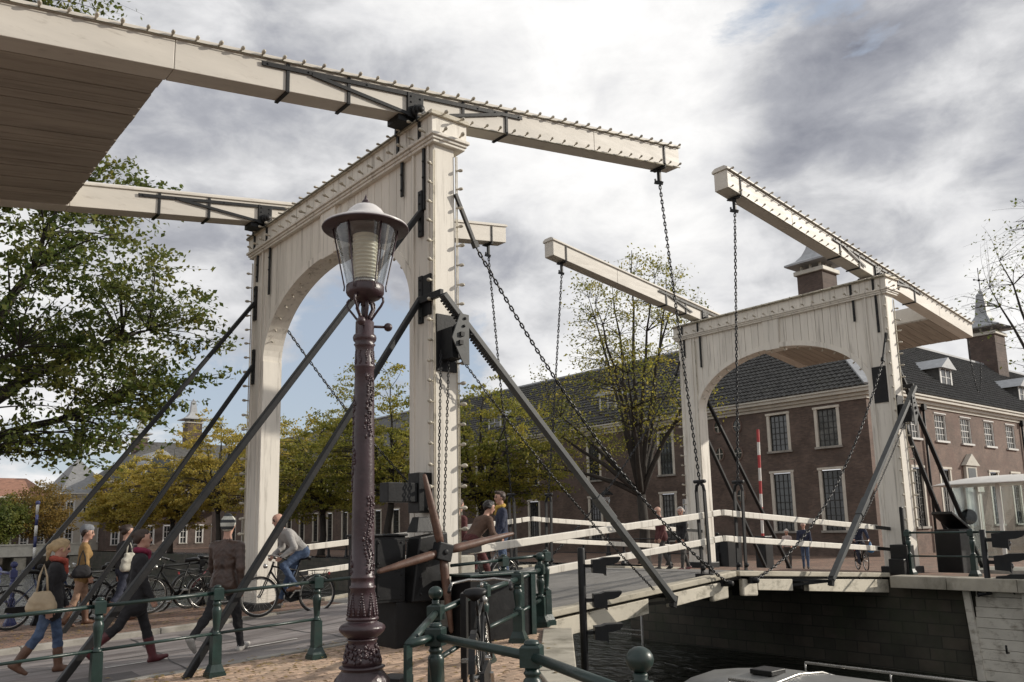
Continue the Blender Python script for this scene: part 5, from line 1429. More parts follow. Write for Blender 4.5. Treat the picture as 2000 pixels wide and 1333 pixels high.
railing('short green bridge railing beside the nearest portal post', [(-.18, -.34, None), (.69, -.36, False), (1.45, -.38, False)], s=.9, h=1.0, top=.95, low=.42, rr=.022)
railing('dark far railing beside the road with bicycles leaning on it', [(1.2, 8.2, False), (-.4, 8.2, False), (-2.0, 8.2, False), (-3.35, 8.2, True)], s=.95, m=IRON, rr=.022)
railing('blue black railing along the canal at the left edge', [(-3.7, 8.7, True), (-3.7, 10.4, False), (-3.7, 12.1, False), (-3.7, 13.8, False), (-3.7, 15.5, False), (-3.7, 17.2, True), (-3.7, 18.9, False), (-3.7, 20.6, False)], s=1.0, m=BLUEP, rr=.026, h=1.0, top=.93)
railing('green railing on the far quay beside the right portal post', [(12.95, -.15, False), (12.95, -1.55, False), (12.95, -2.95, False), (12.95, -4.3, False)], s=1.05, h=1.0, top=.95, low=.42, rr=.024)
railing('dark railing on the far quay behind the bridge leaf', [(17.5, 8.6 + 2.2 * k, k % 4 == 0) for k in range(14)], s=1.05, m=IRON, h=1.0, top=.95, low=.42, rr=.024)

# --- dark board cabinet behind the quay railing
T = thing('switch_cabinet', 'dark green board cabinet behind the quay railing in the bottom centre', 'cabinet', (.25, -.72, zg(.3)))
b = MB(); b.bx(-.52, .52, -.16, .26, .0, .80); b.build('body', BLACK, T, bev=.008)
b = MB(); b.bx(-.55, .55, -.20, .30, .80, .83); b.build('lid', GREEN, T, bev=.006)
for x in (.30, .50):
    b = MB(); b.bx(x - .04, x + .04, -.185, -.162, .0, .80); b.build('corner_strip', GREEN, T, bev=.004)
b = MB(); b.bx(-.3, -.02, -.14, -.05, .832, .85); b.build('lid_plate', GREEN, T)
T = thing('marker_board', 'tall narrow dark board standing before the quay railing', 'board', (-1.62, -2.58, zg(-1.6)), .85)
b = MB(); b.bx(-.12, .12, -.03, .03, .06, .86); b.build('board', BLACK, T, bev=.006)
b = MB(); b.bx(-.05, .05, -.02, .02, -.03, .058); b.build('foot', IRON, T)
T = thing('low_box', 'small dark metal box on the paving beside the lamp', 'box', (-2.9, -3.35, zg(-2.9)), .5)
b = MB(); b.bx(-.16, .16, -.12, .12, -.01, .30); b.build('body', BLACK, T, bev=.008)
b = MB(); b.bx(-.09, .15, -.10, .12, .302, .37); b.build('lid', IRON, T, bev=.006)

# --- winch with its four wooden handspikes
W = thing('bridge_winch', 'black iron bridge winch with four crossed wooden handspikes at the portal post', 'winch', (-.6, -.1, zg(-.6)))
g = zg(-.6); O = Vector((.6, .1, -g))
def wb(name, x0, x1, y0, y1, z0, z1, m=BLACK, bev=.01):
    b = MB(); b.bx(x0 + .6, x1 + .6, y0 + .1, y1 + .1, z0 - g, z1 - g); return b.build(name, m, W, bev=bev)
wb('cabinet', -1.27, -.80, -.22, .42, .86, 1.68); wb('cabinet_lid', -1.30, -.78, -.25, .45, 1.68, 1.71)
for (z0_, z1_) in ((.90, 1.24), (1.30, 1.64)): wb('cabinet_door', -1.22, -.85, -.232, -.221, z0_, z1_, bev=.004)
for z_ in (.95, 1.2, 1.35, 1.6):
    for x_ in (-1.20, -.87):
        b = MB(); b.sphere((x_ + .6, -.134, z_ - g), .014, 6, 4); b.build('rivet', IRON, W)
for x_ in (-.70, -.26):
    for z_ in (.95, 1.15, 1.35):
        b = MB(); b.sphere((x_ + .6 + (.05 if x_ < -.5 else 0), -.245, z_ - g), .018, 6, 4); b.build('bolt', IRON, W)
wb('pedestal', -.94, -.26, -.22, .34, g - .02, .86)
b = MB(); b.add([Vector(p) + O for p in ((-.78, -.34, .85), (-.18, -.34, .85), (-.18, -.05, .85), (-.78, -.05, .85), (-.66, -.34, 1.66), (-.2, -.30, 1.72), (-.2, -.05, 1.72), (-.66, -.05, 1.66))], [(3, 2, 1, 0), (4, 5, 6, 7), (0, 1, 5, 4), (1, 2, 6, 5), (2, 3, 7, 6), (3, 0, 4, 7)]); b.build('housing', BLACK, W, bev=.02)
b = MB(); b.add([Vector(p) + O for p in ((-.62, -.2, 1.72), (-.34, -.2, 1.72), (-.34, .05, 1.72), (-.62, .05, 1.72), (-.56, -.15, 1.92), (-.40, -.15, 1.92), (-.40, .0, 1.92), (-.56, .0, 1.92))], [(3, 2, 1, 0), (4, 5, 6, 7), (0, 1, 5, 4), (1, 2, 6, 5), (2, 3, 7, 6), (3, 0, 4, 7)]); b.build('chain_guard', BLACK, W, bev=.01)
wb('post_bracket', -.42, -.205, .05, .32, 1.98, 2.52); wb('bracket_arm', -.88, -.42, .08, .30, 2.12, 2.38)
hub = Vector((-.44, -.52, 1.47)) + O
b = MB(); b.box(hub, (.22, .16, .22), Matrix.Rotation(R_(14), 3, 'Y')); b.lathe([(.05, .0), (.05, .14)], 12, (hub.x, hub.y + .06, hub.z), axis='y'); b.lathe([(.035, -.10), (.035, -.07)], 12, (hub.x, hub.y, hub.z), axis='y'); b.build('hub', IRON, W, bev=.012)
for dx, dz, L in ((-.262, .94, 1.02), (1.14, .20, 1.2), (-.93, -.20, .97), (.13, -1.0, 1.02)):
    d = Vector((dx, 0, dz)).normalized()
    b = MB(); b.tube([hub + d * t * L for t in (.08, .2, .45, .7, .97, 1.0)], [.046, .058, .054, .044, .030, .018], 10); b.build('handspike', WOODBAR, W)

# --- bicycles
def wheel_meshes():
    r = .335; K = 28
    t = MB(); t.tube([(r * math.cos(2 * math.pi * i / K), 0, r * math.sin(2 * math.pi * i / K)) for i in range(K)], .019, 7, closed=True)
    m = MB(); m.tube([((r - .028) * math.cos(2 * math.pi * i / K), 0, (r - .028) * math.sin(2 * math.pi * i / K)) for i in range(K)], .011, 6, closed=True)
    s = MB()
    for i in range(22):
        a = 2 * math.pi * i / 22; y = .03 if i % 2 else -.03; a2 = a + (.5 if i % 4 < 2 else -.5)
        s.tube([(.02 * math.cos(a2), y, .02 * math.sin(a2)), ((r - .03) * math.cos(a), 0, (r - .03) * math.sin(a))], .0016, 3, caps=False)
    s.lathe([(.022, -.045), (.022, .045)], 8, axis='y')
    return t.mesh('tyre', RUBBER), m.mesh('rim', CHROME), s.mesh('spokes', CHROME)
WM = wheel_meshes()
def bike_parts():
    P = {}
    b = MB(); K = 12
    for cx, a0, a1, rr in ((-.53, -.2, 2.9, .372), (.53, .5, 2.75, .372)):
        pts = [(cx + rr * math.cos(a0 + (a1 - a0) * i / K), 0, .335 + rr * math.sin(a0 + (a1 - a0) * i / K)) for i in range(K + 1)]
        vs = []; 
        for p in pts: vs += [(p[0], -.026, p[2]), (p[0], .026, p[2])]
        b.add(vs, [(2 * i, 2 * i + 1, 2 * i + 3, 2 * i + 2) for i in range(K)])
    P['mudguard'] = (b, BLACK)
    b = MB(); b.tube([(.36, 0, .98), (.37, 0, 1.02)], .016, 8); b.tube([(.20, -.27, .99), (.29, -.26, 1.03), (.36, -.12, 1.05), (.38, 0, 1.04), (.36, .12, 1.05), (.29, .26, 1.03), (.20, .27, .99)], .0125, 8)
    P['handlebar'] = (b, CHROME)
    b = MB()
    for y in (-.27, .27): b.tube([(.26, y, 1.015), (.14, y * 1.02, .965)], .017, 8)
    P['grip'] = (b, BLACK)
    b = MB(); n = 10; vs = []; fs = []
    prof = [(-.15, .05, .0), (-.13, .095, .022), (-.06, .10, .03), (.02, .055, .018), (.09, .030, .012), (.13, .020, .004)]
    for x, w, z in prof:
        for i in range(n): a = 2 * math.pi * i / n; vs.append((-.24 + x, w * math.cos(a), .965 + z + (.028 if math.sin(a) > 0 else .05) * math.sin(a)))
    for j in range(len(prof) - 1):
        for i in range(n): fs.append((j * n + i, (j + 1) * n + i, (j + 1) * n + (i + 1) % n, j * n + (i + 1) % n))
    fs += [tuple(range(n)), tuple((len(prof) - 1) * n + i for i in range(n - 1, -1, -1))]
    b.add(vs, fs, smooth=True); b.tube([(-.2, 0, .93), (-.16, 0, .78)], .013, 8); P['saddle'] = (b, BLACK)
    b = MB(); b.prism([(-.62, .30), (-.05, .20), (.05, .26), (.05, .36), (-.05, .40), (-.60, .38)], .035, MX((1, 0, 0), (0, 0, 1), (0, -1, 0), (0, -.035, 0))); P['chain_case'] = (b, BLACK)
    b = MB(); b.lathe([(.08, -.06), (.08, -.052)], 14, (0, 0, .29), axis='y')
    b.bar((0, -.085, .29), (.11, -.085, .17), .02, .028, (0, 1, 0)); b.bar((0, .06, .29), (-.11, .06, .41), .02, .028, (0, 1, 0)); b.bx(.06, .16, -.18, -.095, .155, .18); b.bx(-.16, -.06, .07, .155, .40, .425); P['crank'] = (b, CHROME)
    b = MB()
    for y in (-.06, 0, .06): b.tube([(-.36, y, .745), (-.74, y, .745)], .006, 5)
    for y in (-.06, .06): b.tube([(-.70, y, .745), (-.53, y, .34)], .006, 5); b.tube([(-.45, y, .745), (-.53, y, .34)], .006, 5)
    for x in (-.38, -.55, -.73): b.tube([(x, -.06, .745), (x, .06, .745)], .006, 5)
    P['rack'] = (b, BLACK)
    b = MB(); b.lathe([(.01, .40), (.04, .405), (.045, .45), (.035, .46)], 10, (0, 0, .86), axis='x'); P['head_lamp'] = (b, CHROME)
    b = MB(); b.bx(-.765, -.745, -.03, .03, .66, .71); P['rear_light'] = (b, REDP)
    return {k: v[0].mesh(k, v[1]) for k, v in P.items()}
BP = bike_parts()
def frame_mesh(m, step=False):
    b = MB(); H, BB, S_, RW, FW = (.315, 0, .84), (0, 0, .29), (-.155, 0, .78), (-.53, 0, .335), (.53, 0, .335)
    b.tube([H, (.29, 0, .90)], .019, 8); b.tube([BB, (-.17, 0, .83)], .016, 8)
    b.tube([(.33, 0, .79), (.2, 0, .5), BB] if step else [(.34, 0, .77), BB], .018, 8)
    if not step: b.tube([(.31, 0, .85), (-.15, 0, .76)], .015, 8)
    else: b.tube([(.31, 0, .84), (.14, 0, .56), (-.08, 0, .46)], .014, 8)
    for y in (-.05, .05):
        b.tube([BB, (RW[0], y, RW[2])], .010, 6); b.tube([(-.15, 0, .76), (RW[0], y, RW[2])], .008, 6)
        b.tube([(.34, y * .6, .76), (.40, y, .62), (.50, y, .38), (FW[0], y, FW[2])], .011, 6)
    b.tube([(.28, 0, .93), (.345, 0, .74)], .02, 8)
    b.tube([(.36, .01, .99), (.30, .03, .9), (.25, .02, .7), (.1, .02, .4)], .004, 5)
    return b.mesh('frame', m)
FRAMES = {}
def bicycle(label, x, y, rz, lean=0.0, col=BLACK, step=False, group=None, z=None, rack=True, steer=0.0, parked=True):
    T = thing('bicycle', label, 'bicycle', (x, y, zg(x) if z is None else z), rz, group)
    T.rotation_euler = (lean, 0, rz)
    key = (col.name, step)
    if key not in FRAMES: FRAMES[key] = frame_mesh(col, step)
    inst('frame', FRAMES[key], T)
    for wx in (-.53, .53):
        w = inst('wheel', WM[2], T, (wx, 0, .335)); inst('tyre', WM[0], w); inst('rim', WM[1], w)
    for k in ('mudguard', 'handlebar', 'grip', 'saddle', 'chain_case', 'crank', 'head_lamp'): inst(k, BP[k], T)
    if rack: inst('rack', BP['rack'], T); inst('rear_light', BP['rear_light'], T)
    if parked:
        b = MB(); b.tube([(-.2, .03, .30), (-.3, .16, .02)], .009, 6); b.build('kick_stand', CHROME, T)
    return T
BLUEB = mat('bike_blue', (0.02, 0.035, 0.09), 0.35, 0.2, 6); REDB = mat('bike_red', (0.22, 0.02, 0.03), 0.35, 0.2, 6); GREYB = mat('bike_grey', (0.16, 0.16, 0.16), 0.4, 0.2, 6)
pg = 'bicycles parked along the far railing'
bicycle('parked bicycle behind the blonde woman', -3.35, 7.82, .06, .06, BLUEB, True, pg)
bicycle('parked dark bicycle behind the woman in the mustard coat', -2.55, 7.70, 3.2, -.05, BLACK, False, pg)
bicycle('parked grey bicycle behind the woman with the pale shoulder bag', -1.95, 7.86, .0, .05, GREYB, True, pg)
bicycle('parked black bicycle left of the man in the leather jacket', -1.05, 7.66, 3.1, -.06, BLACK, False, pg)
bicycle('parked bicycle half hidden by the man in the leather jacket', -.25, 7.84, .05, .06, REDB, True, pg)
bicycle('parked grey bicycle nearest the left portal post', .45, 7.74, 3.16, -.05, GREYB, False, pg)
nb = bicycle('dark bicycle parked against the quay railing in the bottom centre', -2.12, -3.52, math.atan2(.74, .67), -.03, BLACK, False, None, rack=False)
# --- navigation signals: pole with horn shaped lamps
def horn(par, p, d, s):
    d = Vector(d).normalized(); q = d.to_track_quat('X', 'Z').to_matrix().to_4x4(); q.translation = Vector(p)
    b = MB()
    body = [(0, -.55), (.85, -.62), (1.0, -.78), (1.0, -.02), (1.45, .02), (1.85, .16), (2.08, .40), (2.10, .58), (.85, .55), (.55, .44), (0, .40)]
    b.prism(body, s, q @ MX((s, 0, 0), (0, 0, s), (0, -1, 0), (0, .5 * s, 0)))
    b.bar(q @ Vector((-.7 * s, 0, -.05 * s)), q @ Vector((.05 * s, 0, -.05 * s)), .25 * s, .25 * s)
    h = b.build('signal_lamp', IRON, par)
    b = MB(); b.sphere(q @ Vector((.90 * s, 0, -.30 * s)), .22 * s, 10, 6); b.build('lens', GLASSW, h)
T = thing('signal_pole', 'black pole with three horn shaped boat signals beside the near leaf', 'signal pole', (1.57, -.98, -1.7))
b = MB(); b.lathe([(.052, 0), (.052, 3.14), (.046, 3.16), (.02, 3.165)], 14); b.tube([(0, .0, 1.2), (-.3, .1, 1.2)], .03, 8); b.build('pole', IRON, T)
for z in (2.92, 2.46, 2.03): horn(T, (.13, -.07, z), (.80, -.6, 0), .185)
T = thing('signal_pole', 'dark pole with three large boat signals at the right edge of the picture', 'signal pole', (12.33, -2.03, .17))
b = MB(); b.tube([(-.16, .16, .02), (0, .0, .02), (0, 0, 1.34)], .06, 10); b.build('pole', IRON, T)
for z in (1.14, .68, .26): horn(T, (.05, -.16, z), (.25, -.97, 0), .30)

# --- bridge keeper's glass booth
T = thing('glass_booth', 'white glass booth with domed roof on the far bank at right', 'booth', (18.0, -.75, zg(17.5)))
GB = glass_mat('booth_glass', (0.9, 0.93, 0.93), 0.02)
for (x, y) in ((-.85, 1.3), (-.85, .1), (-.85, -1.2), (.85, 1.3), (.85, -1.2), (0.0, 1.3)):
    b = MB(); b.bx(x - .045, x + .045, y - .045, y + .045, -.1, 2.36); b.build('pillar', PAINTW, T, bev=.01)
for (x0, x1, y0, y1) in ((-.86, -.84, .18, 1.22), (-.86, -.84, -1.12, .02), (.84, .86, -1.1, 1.2), (-.77, -.08, 1.29, 1.31), (.08, .77, 1.29, 1.31)):
    b = MB(); b.bx(x0, x1, y0, y1, .35, 2.33); b.build('pane', GB, T)
b = MB(); b.bx(-.95, .95, -1.35, 1.45, -.12, .12); b.build('plinth', KERB, T)
b = MB(); n = 16
def dome(u, v):
    a = 2 * math.pi * u; r = v
    x, y = 1.35 * r * math.copysign(abs(math.cos(a)) ** .6, math.cos(a)), 1.85 * r * math.copysign(abs(math.sin(a)) ** .6, math.sin(a))
    return (x, y + .05, 2.37 + .22 * (1 - r ** 2.4))
b.grid(dome, 32, 8, smooth=True); b.add([dome(i / 32, 1) for i in range(32)] + [(dome(i / 32, 1)[0], dome(i / 32, 1)[1], 2.35) for i in range(32)], [(i, 32 + i, 32 + (i + 1) % 32, (i + 1) % 32) for i in range(32)] + [tuple(range(32, 64))]); b.build('roof', PAINTW, T)
b = MB(); b.lathe([(.21, -.012), (.21, .012)], 20, (-.70, .95, 1.50), axis='x'); b.build('round_sign', BLACK, T)
T = thing('control_desk', 'dark control desk with slanted top beside the right portal post', 'desk', (14.9, -.35, zg(14.9)))
b = MB(); b.bx(-.35, .35, -.3, .3, -.05, 1.05); b.bar((-.5, 0, 1.45), (.45, 0, 1.05), .5, .08); b.build('body', BLACK, T, bev=.02)
T = thing('utility_box', 'pale grey utility box on the far bank behind the railing', 'box', (16.2, .25, zg(16.2)))
b = MB(); b.bx(-.22, .22, -.25, .25, -.05, 1.0); b.build('body', LEAD, T, bev=.02)
b = MB(); b.bx(-.25, .25, -.28, .28, 1.0, 1.04); b.build('lid', LEAD, T)
# black counter box at the foot of the right portal post
T = thing('winch_box', 'black stepped winch box at the foot of the right portal post', 'winch', (13.0, .12, zg(13)))
b = MB(); b.bx(-.18, .20, -.28, .12, -.05, .68); b.bx(-.34, -.18, -.26, .1, -.05, .36); b.bx(-.05, .03, -.2, -.12, .68, 1.55); b.build('body', BLACK, T, bev=.02)
# --- red and white barrier pole, raised
T = thing('barrier_pole', 'raised red and white striped barrier pole on the far bank', 'barrier', (18.0, 7.1, zg(18)), 0)
b = MB(); b.bx(-.22, .22, -.2, .2, -.05, 1.05); b.build('barrier_box', BLACK, T, bev=.02)
n = 9
for k in range(n):
    a, c = Vector((0, .03, .7)).lerp(Vector((0, -.08, 4.65)), k / n), Vector((0, .03, .7)).lerp(Vector((0, -.08, 4.65)), (k + 1) / n)
    b = MB(); b.bar(a, c, .085, .05, (1, 0, 0)); b.build('pole_band', PAINTW if k % 2 else REDP, T)
T = thing('barrier_housing', 'row of dark low boxes beside the barrier on the far bank', 'box', (17.9, 9.0, zg(18)))
b = MB(); b.bx(-.4, .4, -.8, .8, -.05, .95); b.build('body', BLACK, T, bev=.02)
# --- warning sign
T = thing('warning_sign', 'small white board with a warning triangle beside the far portal', 'sign', (21.5, 13.2, zg(21.5)), .9)
b = MB(); b.tube([(0, 0, -.1), (0, 0, 2.75)], .03, 8); b.build('sign_post', GREYB, T)
b = MB(); b.bx(-.34, .34, -.055, -.035, 1.95, 2.75); b.build('board', PAINTW, T)
b = MB(); b.prism([(-.25, 2.25), (.25, 2.25), (0, 2.68)], .008, MX((1, 0, 0), (0, 0, 1), (0, -1, 0), (0, -.056, 0))); tri = b.build('triangle', REDP, T)
b = MB(); b.prism([(-.16, 2.30), (.16, 2.30), (0, 2.57)], .004, MX((1, 0, 0), (0, 0, 1), (0, -1, 0), (0, -.066, 0))); b.build('triangle_field', PAINTW, tri)
b = MB(); b.bx(-.02, .02, -.075, -.071, 2.34, 2.48); b.bx(-.2, .2, -.062, -.0565, 2.02, 2.14); b.build('symbol', BLACK, tri)
# --- old lanterns on the far quay
def lantern(label, x, y):
    T = thing('street_lantern', label, 'street lantern', (x, y, zg(x)), 0, 'old lanterns on the far quay')
    b = MB(); b.lathe([(.14, 0), (.13, .5), (.08, .6), (.06, 2.7), (.09, 2.75), (.05, 2.8)], 10); b.build('post', IRON, T)
    b = MB(); b.lathe([(.12, 2.82), (.25, 3.35)], 8); b.build('lantern_glass', CLEAR, T)
    b = MB(); b.lathe([(.36, 3.34), (.36, 3.38), (.16, 3.52), (.05, 3.62), (.01, 3.75)], 12); b.build('hood', IRON, T)
lantern('old lantern with flat hood in front of the almshouse, right of the chains', 23.5, 19.6)
lantern('old lantern in front of the almshouse, right of the cyclist in grey', 23.5, 61.0)
# --- canal boat
T = thing('canal_boat', 'low canal boat with grey cabin roof moored below the quay', 'boat', (2.4, -5.7, -1.46))
BOATG = mat('boat_roof', (0.16, 0.16, 0.155), 0.45, 0.3, 2, bump=.1, stain=(.07, .065, .05), stain_amt=.6, stain_s=2); 
b = MB(); n = 12
hull = lambda t: (1.25 * min(1, (1.02 - t) * 5) if t > .8 else 1.25)
rows = []
for i in range(n + 1):
    t = i / n; y = -7 + 11.6 * t; w = 1.28 * math.sqrt(max(1 - max((t - .62) / .40, 0) ** 2, .02))
    rows.append([(-w, y, .45), (-w * .8, y, -.2), (w * .8, y, -.2), (w, y, .45)])
vs = [p for r in rows for p in r]
b.add(vs, [(4 * i + j, 4 * i + j + 1, 4 * i + 5 + j, 4 * i + 4 + j) for i in range(n) for j in range(3)] + [(4 * i + 3, 4 * i, 4 * i + 4, 4 * i + 7) for i in range(n)]); b.build('hull', BLACK, T)
b = MB(); sec = [(-1.12, .45), (-1.0, 1.10), (-.86, 1.30), (-.5, 1.40), (0, 1.44), (.5, 1.40), (.86, 1.30), (1.0, 1.10), (1.12, .45)]
vs = []
for (y, s_) in ((-6.5, 1), (2.6, 1), (3.2, .93), (3.62, .62)):
    for x, z in sec: vs.append((x * (s_ * .4 + .6), y, .45 + (z - .45) * s_))
k = len(sec)
b.add(vs, [(r * k + i + 1, r * k + i, (r + 1) * k + i, (r + 1) * k + i + 1) for r in range(3) for i in range(k - 1)] + [tuple(3 * k + i for i in range(k - 1, -1, -1))], smooth=True); b.build('cabin', BOATG, T)
for k in range(5):
    for sx in (-1, 1):
        b = MB(); y0 = -5.6 + k * 1.6; b.add([(sx * 1.125, y0, .52), (sx * 1.125, y0 + 1.3, .52), (sx * 1.02, y0 + 1.3, 1.04), (sx * 1.02, y0, 1.04)], [(0, 1, 2, 3)]); b.build('window', GLASSW, T)
for sx in (-1, 1):
    b = MB(); b.tube([(sx * .80, -6.3, 1.45), (sx * .80, 2.4, 1.45)], .018, 6)
    for y in (-4.5, -2.5, -.5, 1.3, 2.4): b.tube([(sx * .80, y, 1.30), (sx * .80, y, 1.45)], .012, 6)
    b.build('roof_rail', CHROME, T)
for y in (-4.2, -2.6, -1.0, .6, 2.0):
    b = MB(); b.tube([(x * 1.0, y, z + .012) for x, z in sec[1:-1]], .016, 6); b.build('roof_seam', CHROME, T)
b = MB(); b.bx(-.25, .05, 2.2, 2.5, 1.43, 1.49); b.build('roof_hatch', BLACK, T, bev=.01)
T = thing('mooring_post', 'thin white mooring post in the water under the bridge', 'post', (11.0, 6.42, -1.7))
b = MB(); b.lathe([(.035, -1.0), (.035, 1.02), (.01, 1.05)], 8); b.build('post', PAINTW, T)
b = MB(); b.bar((0, 0, .62), (0, 3.0, .58), .03, .03); b.bar((0, 0, .50), (0, 3.0, .46), .03, .03); b.build('guide_rail', CHROME, T)
# ============================================================ people (one continuous body surface each)
def surface_nets(F, o, h):
    nx, ny, nz = F.shape; I = F < 0
    cs = [I[i:nx - 1 + i, j:ny - 1 + j, k:nz - 1 + k] for i in (0, 1) for j in (0, 1) for k in (0, 1)]
    cnt = sum(c.astype(np.int8) for c in cs); act = (cnt > 0) & (cnt < 8)
    idx = -np.ones(act.shape, np.int64); ijk = np.argwhere(act); idx[act] = np.arange(len(ijk))
    acc = np.zeros((len(ijk), 3)); num = np.zeros(len(ijk))
    i, j, k = ijk.T
    cor = [(a, b, c) for a in (0, 1) for b in (0, 1) for c in (0, 1)]
    for p in range(8):
        for q in range(p + 1, 8):
            if sum(abs(a - b) for a, b in zip(cor[p], cor[q])) != 1: continue
            a, b = cor[p], cor[q]
            fa = F[i + a[0], j + a[1], k + a[2]]; fb = F[i + b[0], j + b[1], k + b[2]]
            m = (fa < 0) != (fb < 0); t = np.where(m, fa / np.where(m, fa - fb, 1), 0)[:, None]
            acc += np.where(m[:, None], np.array(a) * (1 - t) + np.array(b) * t, 0); num += m
    V = o + (ijk + acc / num[:, None]) * h
    faces = []
    for ax in range(3):
        sl0 = [slice(None)] * 3; sl1 = [slice(None)] * 3
        sl0[ax] = slice(0, -1); sl1[ax] = slice(1, None)
        ch = I[tuple(sl0)] != I[tuple(sl1)]
        e = np.argwhere(ch); u, v = [(1, 2), (2, 0), (0, 1)][ax]
        ok = (e[:, u] > 0) & (e[:, v] > 0) & (e[:, u] < F.shape[u] - 1) & (e[:, v] < F.shape[v] - 1); e = e[ok]
        def g(du, dv):
            f = e.copy(); f[:, u] -= du; f[:, v] -= dv; return idx[f[:, 0], f[:, 1], f[:, 2]]
        quad = np.stack([g(1, 1), g(0, 1), g(0, 0), g(1, 0)], 1)
        flip = ~I[e[:, 0], e[:, 1], e[:, 2]]
        quad[flip] = quad[flip][:, ::-1]; faces.append(quad)
    return V, np.concatenate(faces)
def sdf_mesh(prims, h, k=0.03, wrinkle=None):
    """prims: (p0, p1, r0, r1, region[, (sx, sy, sz)]) round cones; returns verts, quads, region per face"""
    P0 = np.array([p[0] for p in prims], float); P1 = np.array([p[1] for p in prims], float); rm = np.array([max(p[2], p[3]) for p in prims])
    lo = np.minimum(P0, P1).min(0) - rm.max() - 3 * h; hi = np.maximum(P0, P1).max(0) + rm.max() + 3 * h
    n = np.ceil((hi - lo) / h).astype(int) + 1
    F = np.full(tuple(n), 0.25); Rg = np.zeros(tuple(n), np.int8); B = np.full(tuple(n), 9.0)
    ax = [lo[d] + np.arange(n[d]) * h for d in range(3)]
    for p in prims:
        a, b = np.array(p[0], float), np.array(p[1], float); r0, r1, reg = p[2], p[3], p[4]; kk = p[5] if len(p) > 5 else k
        mlo = np.minimum(a - r0, b - r1) - .09; mhi = np.maximum(a + r0, b + r1) + .09
        s = [slice(max(int((mlo[d] - lo[d]) / h), 0), min(int((mhi[d] - lo[d]) / h) + 2, n[d])) for d in range(3)]
        X = np.stack(np.meshgrid(ax[0][s[0]], ax[1][s[1]], ax[2][s[2]], indexing='ij'), -1)
        ab = b - a; L = ab @ ab
        t = np.clip(((X - a) @ ab) / L, 0, 1) if L > 1e-12 else np.zeros(X.shape[:3])
        d = np.linalg.norm(X - a - t[..., None] * ab, axis=-1) - (r0 + (r1 - r0) * t)
        f = F[tuple(s)]; hh = np.clip(.5 + .5 * (f - d) / kk, 0, 1)
        F[tuple(s)] = f * (1 - hh) + d * hh - kk * hh * (1 - hh)
        bb = B[tuple(s)]; m = d < bb; bb[m] = d[m]; Rg[tuple(s)][m] = reg
    if wrinkle:
        X, Y, Z = np.meshgrid(*ax, indexing='ij'); sel = np.abs(F) < .05
        xx, yy, zz_ = X[sel], Y[sel], Z[sel]; w = .6 * np.sin(xx * 37 + 3 * np.sin(zz_ * 23 + 5 * yy)) * np.sin(zz_ * 41 + 4 * np.sin(yy * 29 + xx * 11)) + .55 * np.abs(np.sin(zz_ * 30 + 14 * xx + 9 * yy + 2.5 * np.sin(yy * 17 + xx * 13))) - .25
        amt = np.array([wrinkle.get(r, 0) for r in range(16)])[Rg[sel]]; F[sel] += w * amt
    V, Q = surface_nets(F, lo, h)
    c = V[Q].mean(1); ii = np.clip(np.round((c - lo) / h).astype(int), 0, n - 1)
    return V, Q, Rg[ii[:, 0], ii[:, 1], ii[:, 2]]
def np_mesh(name, V, Q, reg, mats):
    me = bpy.data.meshes.new(name); me.vertices.add(len(V)); me.loops.add(Q.size); me.polygons.add(len(Q))
    me.vertices.foreach_set('co', V.astype(np.float32).ravel()); me.loops.foreach_set('vertex_index', Q.astype(np.int32).ravel())
    me.polygons.foreach_set('loop_start', np.arange(0, Q.size, 4, dtype=np.int32))
    for m in mats: me.materials.append(m)
    me.polygons.foreach_set('material_index', reg.astype(np.int32)); me.polygons.foreach_set('use_smooth', np.ones(len(Q), bool)); me.update(calc_edges=True)
    return me
def cloth(name, c, rough=.85, var=.22, bs=90, bump=.4, **k): return mat(name, c, rough, var, 7, bump=bump, bs=bs, **k)
SKIN = mat('skin', (0.50, 0.29, 0.215), 0.55, 0.08, 9); LIP = mat('lips', (0.36, 0.13, 0.11), 0.5, .1, 9); EYE = mat('eyes', (0.03, 0.022, 0.02), 0.3, .1, 9)
HAIRB = cloth('hair_brown', (0.045, 0.026, 0.018), .5, .4, 160, .6); HAIRY = cloth('hair_blonde', (0.42, 0.30, 0.16), .5, .35, 160, .6); HAIRG = cloth('hair_grey', (0.42, 0.39, 0.36), .6, .2, 160, .5); HAIRK = cloth('hair_black', (0.018, 0.014, 0.013), .45, .4, 160, .6)
JEAN = cloth('jeans', (0.055, 0.085, 0.15), .9, .35, 120, .4, stain=(.13, .17, .24), stain_amt=.6, stain_s=3.5); JEAND = cloth('dark_jeans', (0.022, 0.025, 0.042)); BLK = cloth('black_cloth', (0.016, 0.015, 0.017)); BRN = cloth('brown_boot', (0.12, 0.058, 0.034), .5); BURG = cloth('burgundy_boot', (0.10, 0.022, 0.026), .4); SHOEW = cloth('pale_shoe', (0.42, 0.40, 0.37), .7)
